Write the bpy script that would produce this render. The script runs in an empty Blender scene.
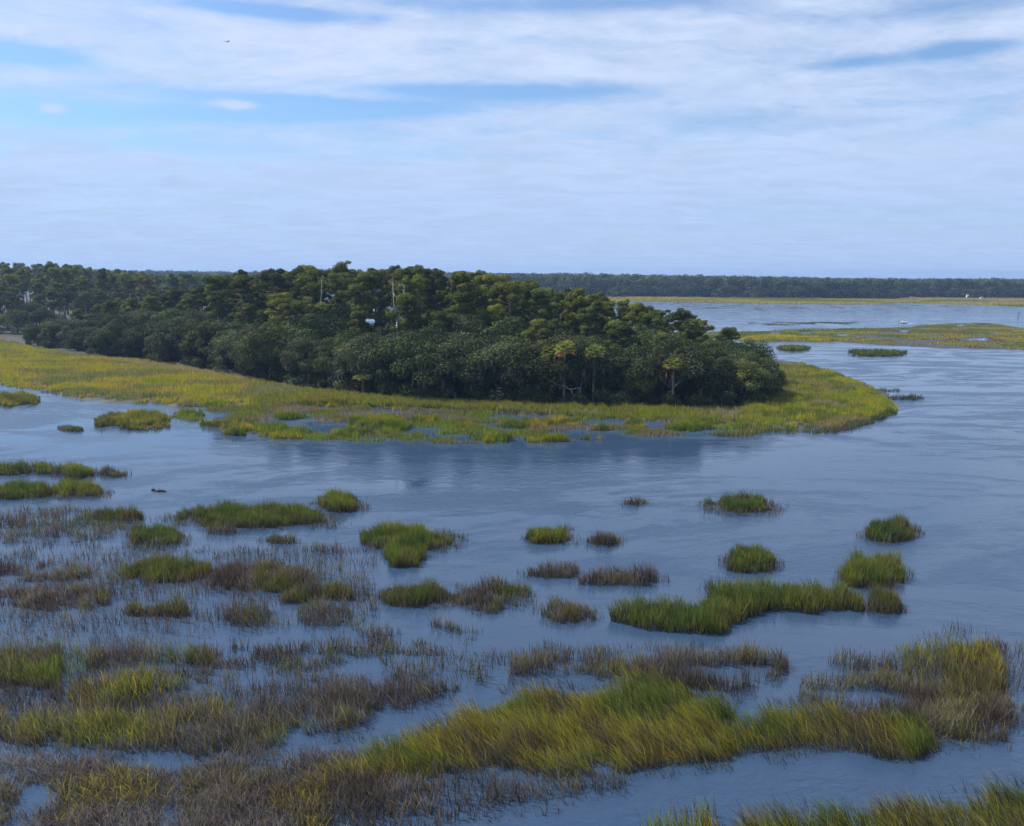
import bpy, math
import numpy as np
from mathutils import Matrix, Vector

R = math.radians
rng = np.random.default_rng(7)
scene = bpy.context.scene
COL = scene.collection

# ------------------------------------------------------------------ camera
W, Hh, F = 1024, 826, 788.0
CZ = 22.0
PITCH = math.atan((413 - 273.6) / F)
ROLL = R(0.40)
fwd = np.array([0, math.cos(PITCH), -math.sin(PITCH)])
r0 = np.array([1.0, 0, 0]); u0 = np.array([0, math.sin(PITCH), math.cos(PITCH)])
up = u0 * math.cos(ROLL) - r0 * math.sin(ROLL)
right = r0 * math.cos(ROLL) + u0 * math.sin(ROLL)
C0 = np.array([0, 0, CZ])

def ray(px, py):
    px = np.asarray(px, float); py = np.asarray(py, float)
    return (fwd + ((px - 512) / F)[..., None] * right + ((413 - py) / F)[..., None] * up)

def G(px, py, z=0.0):
    """point of the horizontal plane z seen at a pixel"""
    d = ray(px, py)
    t = (np.asarray(z, float) - CZ) / d[..., 2]
    return C0 + d * t[..., None]

def AT(px, D):
    """ground point at forward distance D in the column of pixel px"""
    d = ray(px, 273.6)
    return C0[:2] + d[..., :2] * (np.asarray(D, float) / d[..., 1])[..., None]

def PX(x, y, z):
    v = np.stack([x, y, z - CZ], -1)
    k = v @ fwd
    return 512 + F * (v @ right) / k, 413 - F * (v @ up) / k

def zmax(px, py, y):
    """height of the sight line through pixel at forward distance y"""
    d = ray(px, py)
    return CZ + d[..., 2] / d[..., 1] * y

cam_d = bpy.data.cameras.new('camera'); cam = bpy.data.objects.new('camera', cam_d)
COL.objects.link(cam)
cam.matrix_world = Matrix(((right[0], up[0], -fwd[0], 0), (right[1], up[1], -fwd[1], 0),
                           (right[2], up[2], -fwd[2], CZ), (0, 0, 0, 1)))
cam_d.sensor_width = 36; cam_d.lens = 36 * F / W
cam_d.clip_end = 20000; cam_d.clip_start = 0.1
scene.camera = cam

# ------------------------------------------------------------------ noise
_T = np.random.default_rng(11).random((256, 256))
def vnoise(x, y):
    xi = np.floor(x).astype(int); yi = np.floor(y).astype(int)
    fx = x - xi; fy = y - yi
    fx = fx * fx * (3 - 2 * fx); fy = fy * fy * (3 - 2 * fy)
    a = _T[xi % 256, yi % 256]; b = _T[(xi + 1) % 256, yi % 256]
    c = _T[xi % 256, (yi + 1) % 256]; d = _T[(xi + 1) % 256, (yi + 1) % 256]
    return (a * (1 - fx) + b * fx) * (1 - fy) + (c * (1 - fx) + d * fx) * fy
def fbm(x, y, o=3):
    s = 0; a = 0.5; n = 0
    for i in range(o):
        s = s + a * vnoise(x * 2 ** i + 17.3 * i, y * 2 ** i + 5.1 * i); n += a; a *= 0.5
    return s / n

# ------------------------------------------------------------------ meshes
def mesh_np(name, V, polys, colors=None, smooth=False):
    """polys: list of int arrays (n,k)"""
    me = bpy.data.meshes.new(name)
    V = np.ascontiguousarray(V, dtype=np.float32)
    me.vertices.add(len(V)); me.vertices.foreach_set('co', V.ravel())
    lv = np.concatenate([p.ravel() for p in polys]).astype(np.int32)
    tot = np.concatenate([np.full(len(p), p.shape[1], np.int32) for p in polys])
    st = np.concatenate([[0], np.cumsum(tot)[:-1]]).astype(np.int32)
    me.loops.add(len(lv)); me.loops.foreach_set('vertex_index', lv)
    me.polygons.add(len(tot)); me.polygons.foreach_set('loop_start', st)
    me.polygons.foreach_set('loop_total', tot)
    if smooth: me.polygons.foreach_set('use_smooth', np.ones(len(tot), bool))
    if colors is not None:
        ca = me.color_attributes.new('tint', 'FLOAT_COLOR', 'POINT')
        c = np.ones((len(V), 4), np.float32); c[:, :3] = colors
        ca.data.foreach_set('color', c.ravel())
    me.update(calc_edges=True)
    return me

def ob(name, me, mat=None, parent=None):
    o = bpy.data.objects.new(name, me); COL.objects.link(o)
    if mat is not None and me is not None and not me.materials: me.materials.append(mat)
    if parent is not None: o.parent = parent
    return o

def tag(o, label=None, cat=None, group=None, kind=None):
    if label: o['label'] = label
    if cat: o['category'] = cat
    if group: o['group'] = group
    if kind: o['kind'] = kind
    return o

class MB:
    def __init__(s): s.V = []; s.P3 = []; s.P4 = []; s.C = []; s.n = 0
    def add(s, V, tris=None, quads=None, col=(1, 1, 1)):
        V = np.asarray(V, float)
        s.V.append(V)
        if tris is not None and len(tris): s.P3.append(np.asarray(tris) + s.n)
        if quads is not None and len(quads): s.P4.append(np.asarray(quads) + s.n)
        c = np.asarray(col, float)
        s.C.append(np.broadcast_to(c, (len(V), 3)).copy() if c.ndim == 1 else c)
        s.n += len(V)
    def tube(s, pts, rad, k=6, col=(1, 1, 1), cap=True):
        pts = np.asarray(pts, float); n = len(pts)
        rad = np.broadcast_to(np.asarray(rad, float), (n,))
        t = np.gradient(pts, axis=0); t /= np.linalg.norm(t, axis=1)[:, None] + 1e-9
        ref = np.array([0.31, 0.87, 0.2]) if abs(t[0, 2]) > .5 else np.array([0, 0, 1.0])
        a = np.cross(t, ref); a /= np.linalg.norm(a, axis=1)[:, None] + 1e-9
        b = np.cross(t, a)
        th = np.linspace(0, 2 * math.pi, k, endpoint=False)
        V = pts[:, None] + rad[:, None, None] * (np.cos(th)[None, :, None] * a[:, None] + np.sin(th)[None, :, None] * b[:, None])
        V = V.reshape(-1, 3); Q = []
        for i in range(n - 1):
            for j in range(k):
                Q.append((i * k + j, i * k + (j + 1) % k, (i + 1) * k + (j + 1) % k, (i + 1) * k + j))
        T = []
        if cap:
            V = np.vstack([V, pts[0], pts[-1]])
            for j in range(k):
                T.append((n * k, (j + 1) % k, j)); T.append((n * k + 1, (n - 1) * k + j, (n - 1) * k + (j + 1) % k))
        s.add(V, T, Q, col)
    def box(s, c, sz, rz=0, col=(1, 1, 1), top=1.0):
        x, y, z = np.array(sz) / 2
        V = np.array([(-x, -y, -z), (x, -y, -z), (x, y, -z), (-x, y, -z), (-x * top, -y * top, z), (x * top, -y * top, z), (x * top, y * top, z), (-x * top, y * top, z)])
        ca, sa = math.cos(rz), math.sin(rz)
        V = np.stack([V[:, 0] * ca - V[:, 1] * sa, V[:, 0] * sa + V[:, 1] * ca, V[:, 2]], 1) + np.array(c)
        s.add(V, None, [(0, 3, 2, 1), (4, 5, 6, 7), (0, 1, 5, 4), (1, 2, 6, 5), (2, 3, 7, 6), (3, 0, 4, 7)], col)
    def build(s, name, smooth=False):
        P = []
        if s.P3: P.append(np.vstack(s.P3))
        if s.P4: P.append(np.vstack(s.P4))
        return mesh_np(name, np.vstack(s.V), P, np.vstack(s.C), smooth)

# ------------------------------------------------------------------ materials
def mat(name):
    m = bpy.data.materials.new(name); m.use_nodes = True
    nt = m.node_tree; nt.nodes.clear()
    return m, nt, nt.nodes.new, nt.links.new

def leaf_material(name, trans=0.35, rough=0.6, objcol=True, gloss=0.25, noise=None):
    m, nt, N, L = mat(name)
    out = N('ShaderNodeOutputMaterial'); at = N('ShaderNodeAttribute'); at.attribute_name = 'tint'
    col = at.outputs['Color']
    if objcol:
        oi = N('ShaderNodeObjectInfo'); mx = N('ShaderNodeMix'); mx.data_type = 'RGBA'; mx.blend_type = 'MULTIPLY'
        mx.inputs[0].default_value = 1
        L(col, mx.inputs[6]); L(oi.outputs['Color'], mx.inputs[7]); col = mx.outputs[2]
    p = N('ShaderNodeBsdfPrincipled'); p.inputs['Roughness'].default_value = rough
    p.inputs['Specular IOR Level'].default_value = gloss
    L(col, p.inputs['Base Color'])
    tr = N('ShaderNodeBsdfTranslucent'); L(col, tr.inputs['Color'])
    ms = N('ShaderNodeMixShader'); ms.inputs[0].default_value = trans
    L(p.outputs[0], ms.inputs[1]); L(tr.outputs[0], ms.inputs[2]); L(ms.outputs[0], out.inputs[0])
    return m

def noise_material(name, c1, c2, scale=1.0, rough=0.8, bump=0.3, c3=None, stretch=(1, 1, 1), spec=0.3):
    m, nt, N, L = mat(name)
    out = N('ShaderNodeOutputMaterial'); p = N('ShaderNodeBsdfPrincipled')
    tc = N('ShaderNodeTexCoord'); mp = N('ShaderNodeMapping'); mp.inputs['Scale'].default_value = stretch
    L(tc.outputs['Object'], mp.inputs[0])
    n = N('ShaderNodeTexNoise'); n.inputs['Scale'].default_value = scale; n.inputs['Detail'].default_value = 6
    L(mp.outputs[0], n.inputs['Vector'])
    cr = N('ShaderNodeValToRGB'); cr.color_ramp.elements[0].position = 0.35; cr.color_ramp.elements[1].position = 0.65
    cr.color_ramp.elements[0].color = (*c1, 1); cr.color_ramp.elements[1].color = (*c2, 1)
    if c3:
        e = cr.color_ramp.elements.new(0.8); e.color = (*c3, 1)
    L(n.outputs[0], cr.inputs[0]); L(cr.outputs[0], p.inputs['Base Color'])
    p.inputs['Roughness'].default_value = rough; p.inputs['Specular IOR Level'].default_value = spec
    b = N('ShaderNodeBump'); b.inputs['Strength'].default_value = bump; b.inputs['Distance'].default_value = 0.1
    L(n.outputs[0], b.inputs['Height']); L(b.outputs[0], p.inputs['Normal'])
    L(p.outputs[0], out.inputs[0])
    return m

M_grass = leaf_material('grass_blades', 0.42, 0.65, False, 0.2)
M_leaf = leaf_material('tree_leaves', 0.22, 0.75, True, 0.10)
M_bark = noise_material('bark', (0.10, 0.075, 0.06), (0.30, 0.24, 0.20), 3.0, 0.9, 0.6, stretch=(1, 1, 0.25))
M_oakbark = noise_material('oak_bark', (0.07, 0.06, 0.05), (0.19, 0.17, 0.15), 2.5, 0.9, 0.6)
M_dead = noise_material('bleached_wood', (0.25, 0.23, 0.20), (0.55, 0.52, 0.47), 2.0, 0.8, 0.4, stretch=(1, 1, 0.2))
M_mud = noise_material('mud', (0.028, 0.027, 0.02), (0.065, 0.06, 0.042), 0.35, 0.55, 0.5, (0.085, 0.08, 0.055))
M_soil = noise_material('forest_floor', (0.03, 0.025, 0.018), (0.07, 0.055, 0.04), 0.5, 0.9, 0.5)
M_drift = noise_material('wet_wood', (0.03, 0.025, 0.02), (0.07, 0.06, 0.05), 4.0, 0.6, 0.4)
M_white = noise_material('white_paint', (0.5, 0.5, 0.49), (0.62, 0.62, 0.6), 2.0, 0.5, 0.05)
M_dark = noise_material('dark_paint', (0.03, 0.03, 0.035), (0.06, 0.06, 0.07), 3.0, 0.5, 0.05)
M_roof = noise_material('roof_shingle', (0.16, 0.13, 0.12), (0.25, 0.21, 0.19), 3.0, 0.9, 0.2)
M_red = noise_material('faded_red_paint', (0.16, 0.08, 0.07), (0.22, 0.11, 0.09), 3.0, 0.6, 0.2)
M_bird = noise_material('plumage', (0.12, 0.12, 0.13), (0.25, 0.25, 0.26), 8.0, 0.8, 0.1)

# ------------------------------------------------------------------ water
def water_material():
    m, nt, N, L = mat('tidal_water')
    out = N('ShaderNodeOutputMaterial'); p = N('ShaderNodeBsdfPrincipled')
    tc = N('ShaderNodeTexCoord')
    def noise(scale, detail, stretch=(1, 1, 1), dist=0.0, rot=0, rough=0.55):
        mp = N('ShaderNodeMapping'); mp.inputs['Scale'].default_value = stretch; mp.inputs['Rotation'].default_value[2] = rot
        L(tc.outputs['Object'], mp.inputs[0])
        n = N('ShaderNodeTexNoise'); n.inputs['Scale'].default_value = scale; n.inputs['Detail'].default_value = detail
        n.inputs['Distortion'].default_value = dist; n.inputs['Roughness'].default_value = rough
        L(mp.outputs[0], n.inputs['Vector']); return n.outputs[0]
    def mrange(v, a, b, c, d):
        r = N('ShaderNodeMapRange'); r.interpolation_type = 'SMOOTHSTEP'
        for i, q in enumerate((a, b, c, d)): r.inputs[i + 1].default_value = q
        L(v, r.inputs[0]); return r.outputs[0]
    def math_(op, a, b):
        r = N('ShaderNodeMath'); r.operation = op
        for i, q in enumerate((a, b)):
            if isinstance(q, (int, float)): r.inputs[i].default_value = q
            else: L(q, r.inputs[i])
        return r.outputs[0]
    # lee of the wood: the water in its shelter lies calmer
    lee = G(430, 450); mpl = N('ShaderNodeMapping'); mpl.vector_type = 'TEXTURE'
    mpl.inputs['Location'].default_value = tuple(lee); mpl.inputs['Rotation'].default_value[2] = R(-6); mpl.inputs['Scale'].default_value = (58, 13, 1)
    L(tc.outputs['Object'], mpl.inputs[0]); ln = N('ShaderNodeVectorMath'); ln.operation = 'LENGTH'; L(mpl.outputs[0], ln.inputs[0])
    # wind lanes: large, curled streaks of rough and slick water
    lanes = noise(0.030, 7, (0.55, 1.35, 1), 4.5, R(-24), 0.66)
    fine = noise(0.16, 4, (0.6, 1.3, 1), 2.0, R(-20))
    wind = mrange(math_('ADD', math_('MULTIPLY', lanes, 0.75), math_('MULTIPLY', fine, 0.25)), 0.40, 0.58, 0.0, 1.0)
    wind = math_('MULTIPLY', wind, mrange(ln.outputs['Value'], .5, 1.3, .30, 1.0))
    w1 = noise(2.3, 4, (0.7, 1.3, 1), 0.3, R(12))
    w2 = noise(0.75, 4, (0.8, 1.25, 1), 0.8, R(-12))
    hgt = math_('ADD', math_('MULTIPLY', w1, 0.45), w2)
    b = N('ShaderNodeBump'); b.inputs['Distance'].default_value = 0.10
    L(math_('ADD', math_('MULTIPLY', wind, 0.78), 0.06), b.inputs['Strength'])
    L(hgt, b.inputs['Height'])
    L(b.outputs[0], p.inputs['Normal'])
    L(math_('ADD', math_('MULTIPLY', wind, 0.30), 0.04), p.inputs['Roughness'])
    p.inputs['Base Color'].default_value = (0.030, 0.058, 0.108, 1)
    p.inputs['IOR'].default_value = 1.48
    L(p.outputs[0], out.inputs[0])
    return m

mb = MB()
xs = np.array([-6000, -2000, -600, -200, 0, 200, 600, 2000, 6000.0]); ys = np.array([-500, -50, 0, 50, 150, 400, 1000, 3000, 9000.0])
XX, YY = np.meshgrid(xs, ys)
Vw = np.stack([XX.ravel(), YY.ravel(), np.zeros(81)], 1)
Qw = [(j * 9 + i, j * 9 + i + 1, (j + 1) * 9 + i + 1, (j + 1) * 9 + i) for j in range(8) for i in range(8)]
mb.add(Vw, None, Qw)
tag(ob('water', mb.build('water'), water_material()), 'blue tidal creek water with wind lanes winding through the marsh', 'water', kind='structure')
mb = MB(); Vb = Vw.copy(); Vb[:, 2] = -0.9; mb.add(Vb, None, Qw)
tag(ob('ground', mb.build('ground'), M_mud), 'dark muddy bottom under the tidal creek', 'ground', kind='structure')

# ------------------------------------------------------------------ land outlines
def interp(pts, x):
    p = np.array(pts, float); return np.interp(x, p[:, 0], p[:, 1])

FRONT = [(20, 345), (60, 350), (110, 356), (150, 359), (200, 368), (250, 378), (300, 386), (350, 391), (400, 396), (450, 399),
         (520, 402), (600, 404), (700, 406), (760, 404), (780, 398)]
BACKD = [(20, 262), (120, 255), (250, 245), (400, 232), (500, 222), (600, 205), (700, 186), (780, 165)]
SKY = [(20, 330), (60, 312), (100, 301), (140, 293), (180, 285), (210, 279), (235, 274), (255, 270), (300, 267), (350, 263), (420, 265), (460, 268),
       (485, 272), (520, 278), (545, 285), (560, 290), (600, 294), (620, 300), (650, 306), (690, 312), (720, 320), (745, 330), (765, 345), (782, 362)]

def poly_sd(poly, x, y):
    """signed distance, positive inside"""
    P = np.asarray(poly); Q = np.roll(P, -1, 0)
    d = np.full(x.shape, 1e18); ins = np.zeros(x.shape, bool)
    for (ax, ay), (bx, by) in zip(P, Q):
        ex, ey = bx - ax, by - ay
        t = np.clip(((x - ax) * ex + (y - ay) * ey) / (ex * ex + ey * ey + 1e-12), 0, 1)
        d = np.minimum(d, (x - ax - t * ex) ** 2 + (y - ay - t * ey) ** 2)
        c = ((ay > y) != (by > y)) & (x < (bx - ax) * (y - ay) / (by - ay + 1e-12) + ax)
        ins ^= c
    return np.where(ins, 1, -1) * np.sqrt(d)

isl = [G(*p)[:2] for p in [(-120, 372), (-40, 380), (0, 384), (40, 391), (80, 398), (120, 402), (165, 404), (172, 410), (182, 424), (230, 434),
       (290, 439), (350, 441), (450, 443), (520, 444), (565, 442), (600, 437), (660, 437), (720, 437), (745, 434), (765, 429), (800, 431), (835, 430),
       (870, 421), (893, 412), (899, 407), (889, 399), (872, 387), (850, 377), (830, 369), (800, 362), (776, 359)]]
isl += [AT(*p) for p in [(740, 215), (650, 235), (500, 250), (350, 268), (285, 275), (262, 330), (262, 560), (60, 700), (-500, 700), (-500, 230)]]
POLY_ISLAND = np.array(isl)
mid = [G(*p)[:2] for p in [(700, 338), (755, 342), (800, 342), (838, 341.5), (880, 345), (940, 348), (1024, 350), (1100, 352), (1180, 350),
       (1180, 333), (1100, 331), (1024, 329), (985, 323), (945, 324), (900, 328), (860, 329), (800, 330), (760, 331), (710, 333)]]
POLY_MID = np.array(mid)
far = [G(*p)[:2] for p in [(560, 301), (640, 301.5), (700, 303), (780, 304), (860, 304.6), (880, 303), (930, 303.5), (980, 304.5), (1024, 307), (1120, 308), (1250, 310)]]
far += [AT(*p) for p in [(1400, 1400), (1200, 3000), (-300, 3000), (-100, 1000), (300, 900), (480, 820)]]
POLY_FAR = np.array(far)
PATCHES = [(POLY_ISLAND, 1.0, 2.4), (POLY_MID, 1.0, 3.5), (POLY_FAR, 1.0, 6.0)]

POOLS = [(976, 339.5, 19, 1.5), (905, 331, 7, 1.3), (842, 335, 6, 1.2), (935, 336, 10, 1.0), (806, 333, 8, 1.2), (960, 325.5, 5, 1.2), (985, 325.5, 10, .9), (925, 329, 5, 1.0), (1010, 332, 4, 1.0), (775, 333.5, 6, 1.0)]  # px, py, half-width, half-height: water left standing in the marsh
def land_z(x, y):
    z = np.full(x.shape, -0.8)
    for poly, k, amp in PATCHES:
        lo = poly.min(0) - 12; hi = poly.max(0) + 12
        m = (x > lo[0]) & (x < hi[0]) & (y > lo[1]) & (y < hi[1])
        if not m.any(): continue
        xx, yy = x[m], y[m]
        sd = poly_sd(poly, xx, yy) + (fbm(xx * .12, yy * .12) - .5) * 2 * amp * 1.3
        zz = np.clip(sd * 0.14, -0.8, 0.16) + np.clip((sd - 10) * 0.03, 0, .35) * (poly is POLY_ISLAND)
        zz = zz + (fbm(xx * .25 + 9, yy * .25) - .5) * 0.30 * np.clip(sd / 3, 0, 1)
        z[m] = np.maximum(z[m], zz)
    qx, qy = PX(x, np.maximum(y, 5), 0 * x)
    line = np.interp(qx, [150, 190, 250, 350, 450, 550, 650, 745, 760], [470, 402, 405, 407, 411, 416, 420, 428, 470])
    wet = (qy > line) & (y > 90) & (y < 200) & (qx > 160) & (qx < 752)
    z = np.where(wet & (z > -.3), np.minimum(z, -.20 + (fbm(x * .16 + 40, y * .24 + 8, 3) - .5) * .55), z)
    for a, b, w, h in POOLS:
        s = ((qx - a) / w) ** 2 + ((qy - b) / h) ** 2
        z = np.where((s < 1) & (y > 150) & (y < 450), -0.3, z)
    return z

def land_patch(name, x0, x1, y0, y1, step, material, label, sel=None):
    nx, ny = int((x1 - x0) / step) + 1, int((y1 - y0) / step) + 1
    gx, gy = np.meshgrid(np.linspace(x0, x1, nx), np.linspace(y0, y1, ny))
    z = land_z(gx, gy)
    V = np.stack([gx.ravel(), gy.ravel(), z.ravel()], 1)
    i = np.arange(nx * ny).reshape(ny, nx)
    Q = np.stack([i[:-1, :-1], i[:-1, 1:], i[1:, 1:], i[1:, :-1]], -1).reshape(-1, 4)
    Q = Q[(V[Q][:, :, 2] > -0.45).any(1)]
    u, inv = np.unique(Q, return_inverse=True)
    o = ob(name, mesh_np(name, V[u], [inv.reshape(-1, 4)], smooth=True), material)
    tag(o, label, 'ground', kind='structure'); return o
ip = POLY_ISLAND
land_patch('terrain', -330, 115, 100, 330, 1.0, M_mud, 'low muddy ground of the wooded marsh island and its grassy point')
land_patch('terrain', -420, 0, 331, 705, 6.0, M_soil, 'flat ground under the wood beyond the left end of the island')
land_patch('terrain', 50, 330, 200, 400, 2.0, M_mud, 'flat mud under the marsh bar across the creek')
land_patch('terrain', -700, 1100, 500, 2300, 9.0, M_mud, 'low far shore under the distant treeline')

# ------------------------------------------------------------------ grass
GREEN = np.array([0.110, 0.175, 0.018]); BRIGHT = np.array([0.215, 0.255, 0.020]); YEL = np.array([0.44, 0.35, 0.034])
OLIVE = np.array([0.19, 0.175, 0.04]); BROWN = np.array([0.118, 0.092, 0.068]); GREY = np.array([0.25, 0.21, 0.175]); TAN = np.array([0.33, 0.27, 0.14])
DKGREEN = np.array([0.055, 0.105, 0.018]); RUST = np.array([0.24, 0.10, 0.05])

def blades(root, h, w, col, lean=(0, 0), spread=0.35, seg=2, r=rng):
    """root (n,3) h (n,) w (n,) col (n,3): tapered bent blades"""
    n = len(root)
    th = r.random(n) * 2 * math.pi
    side = np.stack([np.cos(th), np.sin(th), np.zeros(n)], 1) * (w / 2)[:, None]
    ph = r.random(n) * 2 * math.pi; s = r.random(n) ** 0.7 * spread
    dx = np.cos(ph) * s + lean[0] * (.6 + .8 * r.random(n)); dy = np.sin(ph) * s + lean[1] * (.6 + .8 * r.random(n))
    k = h / np.sqrt(1 + dx * dx + dy * dy)
    tip = root + np.stack([dx * k, dy * k, k], 1)
    if seg == 1:
        V = np.stack([root - side, root + side, tip], 1).reshape(-1, 3)
        i = np.arange(n)[:, None] * 3
        T = i + np.array([[0, 1, 2]])
        return V, T, None, np.repeat(col, 3, 0)
    md = root + np.stack([dx * k * .38, dy * k * .38, k * .58], 1)
    V = np.stack([root - side, root + side, md - side * .8, md + side * .8, tip], 1).reshape(-1, 3)
    i = np.arange(n)[:, None] * 5
    Q = i + np.array([[0, 1, 3, 2]]); T = i + np.array([[2, 3, 4]])
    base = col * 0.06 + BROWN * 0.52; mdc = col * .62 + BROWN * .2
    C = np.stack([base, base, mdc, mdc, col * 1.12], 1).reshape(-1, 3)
    return V, T, Q, C

def pal(palette, x, y, r, sc=0.5, jit=0.22, stretch=1.0, mixn=0.25):
    """colour per root: palette is a list of (weight, colour) chosen by smooth noise so tints stay in patches"""
    n = fbm(x * sc + 31, y * sc * stretch + 7, 3)
    n = np.argsort(np.argsort(n)) / max(len(n), 1)
    n = np.clip(n + (r.random(len(n)) - .5) * 2 * mixn * .5, 0, .9999)
    ws = np.cumsum([p[0] for p in palette]); ws = ws / ws[-1]
    idx = np.searchsorted(ws, n)
    c = np.array([p[1] for p in palette])[idx]
    return c * (1 + (r.random((len(n), 1)) - .5) * 2 * jit) * (1 + (r.random((len(n), 3)) - .5) * .12)

def bed_roots(top, bot, h, dens, r, patchy=0.0, pscale=0.5, ell=False, edge=0.5):
    """roots between two picture lines, laid on the water/land plane"""
    top = np.array(top, float); bot = np.array(bot, float)
    x0, x1 = max(top[0, 0], bot[0, 0]), min(top[-1, 0], bot[-1, 0])
    qx = np.linspace(x0, x1, 80)
    a = G(qx, interp(bot, qx), 0); b = G(qx, interp(top, qx), h * 0.85)
    b[:, 1] = np.maximum(b[:, 1], a[:, 1] + 0.4)
    wid = np.abs(np.gradient(a[:, 0])); area = float((wid * (b[:, 1] - a[:, 1])).sum())
    n = max(int(area * dens * (1.27 if ell else 1.0)), 12)
    u = r.random(n * 2); pdf = (b[:, 1] - a[:, 1]) * wid; cdf = np.cumsum(pdf) / pdf.sum()
    f = np.interp(u, cdf, np.linspace(0, 1, 80)); v = r.random(n * 2)
    px = x0 + (x1 - x0) * f
    A = G(px, interp(bot, px), 0); B = G(px, interp(top, px), h * 0.85); B[:, 1] = np.maximum(B[:, 1], A[:, 1] + .4)
    y = A[:, 1] * (1 - v) + B[:, 1] * v
    x = A[:, 0] * (1 - v) + B[:, 0] * v
    en = fbm(x * .9 + x0, y * .9, 2) - .5
    en2 = fbm(x * .25 + x0 * 3, y * .25, 2) - .5
    if ell:
        rr = ((f - .5) * 2) ** 2 + ((v - .5) * 2) ** 2
        e = 1 - rr + (en * 1.5 + en2 * .9) * edge * 2.2
    else:
        e = np.minimum(np.minimum(f, 1 - f) * (x1 - x0) / 12, np.minimum(v, 1 - v) * 5) + (en * 1.6 + en2) * edge
    keep = e > r.random(len(e)) * .35
    if patchy > 0:
        pn = fbm(x * pscale + 3, y * pscale * 1.6 + 77 + x0, 3)
        keep &= (pn + (r.random(len(pn)) - .5) * .14) > patchy
    x, y, e = x[keep][:n], y[keep][:n], e[keep][:n]
    return x, y, e

ALLBEDS = []
def bed(name, label, top, bot, h, dens, palette, w=0.03, lean=(0, 0), spread=0.35, seg=2, patchy=0, pscale=.5, ell=False, edge=.5,
        fringe=0.25, kind=None, cat='marsh grass', group=None, csc=.5, stretch=1., onland=False, drop=False, seed=None, extra=None, mixn=.25, obj=True, hv=.42):
    r = np.random.default_rng(seed if seed is not None else int(abs(top[0][0]) * 7 + abs(top[0][1]) * 13))
    V, T, Q, C = [], [], [], []; n0 = 0
    for (tp, bt, hh, dn, pl, pa, el) in [(top, bot, h, dens, palette, patchy, ell)] + (extra or []):
        x, y, e = bed_roots(tp, bt, hh, dn, r, pa, pscale, el, edge)
        n = len(x)
        if n == 0: continue
        z = np.full(n, -0.03)
        if onland:
            lz = land_z(x, y)
            if drop: kp = lz > -.15; x, y, e, lz = x[kp], y[kp], e[kp], lz[kp]; n = len(x)
            z = np.maximum(lz - .02, -.03)
        hg = hh * (1 - hv + 2 * hv * r.random(n)) * (0.45 + .55 * np.clip(e * 1.3, 0, 1)) * (0.35 + 1.3 * fbm(x * 1.1, y * 1.1, 3))
        c = pal(pl, x, y, r, csc, stretch=stretch, mixn=mixn)
        fr = r.random(n) > (np.clip(e / fringe, 0, 1) * .85 + .1) if fringe > 0 else np.zeros(n, bool)
        c[fr] = (np.where(r.random((fr.sum(), 1)) < .5, BROWN, GREY) * (.8 + .4 * r.random((fr.sum(), 1))))
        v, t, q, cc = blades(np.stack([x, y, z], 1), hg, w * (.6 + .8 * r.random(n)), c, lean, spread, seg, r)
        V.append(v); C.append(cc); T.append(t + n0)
        if q is not None: Q.append(q + n0)
        n0 += len(v)
    P = [np.vstack(T)] + ([np.vstack(Q)] if Q else [])
    V = np.vstack(V); C = np.vstack(C)
    org = np.array([V[:, 0].mean(), V[:, 1].min() * .5 + V[:, 1].max() * .5, 0])
    o = ob(name, mesh_np(name, V - org, P, C), M_grass); o.location = org
    tag(o, label, cat, group, kind)
    ALLBEDS.append((name, n0))
    return o

def E(x0, y0, x1, y1):   # box of a clump as picture lines
    return [(x0, y0), (x1, y0)], [(x0, y1), (x1, y1)]

PG = [(4, GREEN), (2, BRIGHT), (2, DKGREEN), (1, OLIVE)]            # green clump
PB = [(3, GREEN), (4, BRIGHT), (.5, YEL)]            # bright
PO = [(3, OLIVE), (2, GREEN), (2, BROWN)]             # olive
PR = [(4, BROWN), (3, GREY), (1, OLIVE)]              # dry
PRO = [(3, BROWN), (2, GREY), (2.5, OLIVE), (.7, GREEN)]
GW = 'separate grass clumps standing in the open water'
def clump(label, x0, y0, x1, y1, palette, h=0.95, dens=None, patchy=0, **k):
    D = G((x0 + x1) / 2, y1)[1]
    k.setdefault('spread', .55); k.setdefault('lean', (-.12, .04)); w = 0.032 * max(1, D / 60); dens = dens or 130 * min(1.0, (62 / D) ** 1.6)
    t, b = E(x0, y0, x1, y1)
    if D < 100:
        q = (x1 - x0) * .12 + 4; v = (y1 - y0) * .12
        k['extra'] = (k.get('extra') or []) + [(*E(x0 - q, y0 + v, x1 + q, y1 + v), h * .75, dens * .14, PRO, 0, True)]
    return bed('grass_clump', label, t, b, h, dens, palette, w, ell=True, patchy=patchy, group=GW, cat='grass clump',
               kind='thing', **k)

# --- single clumps: far left water
clump('olive grass clump at the left edge of the photo just off the yellow marsh', -25, 390, 40, 407, [(2, OLIVE), (3, BRIGHT), (2, YEL)], seed=1)
clump('long yellow green grass clump lying alone off the left marsh shore', 95, 408, 170, 431, [(2, OLIVE), (3, BRIGHT), (2, YEL)], seed=2)
clump('tiny low green tuft left of the long yellow green clump', 54, 424, 84, 432, [(3, GREEN), (1, GREY)], h=.5, seed=3)
clump('low dark green clump cut by the left edge, first in the row of three', -20, 461, 31, 475, PG, seed=4)
clump('small rounded green clump in the middle of the row of three at the left', 34, 459, 54, 474, PB, seed=5)
clump('bright green bushy clump at the right end of the row of three', 54, 461, 94, 480, PB, seed=6)
clump('small brown thin stemmed clump right of the bright green row', 98, 464, 126, 478, PRO, seed=7, dens=45)
clump('dark green clump running out of the left edge below the row of three', -20, 480, 53, 500, PG, seed=8)
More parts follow.
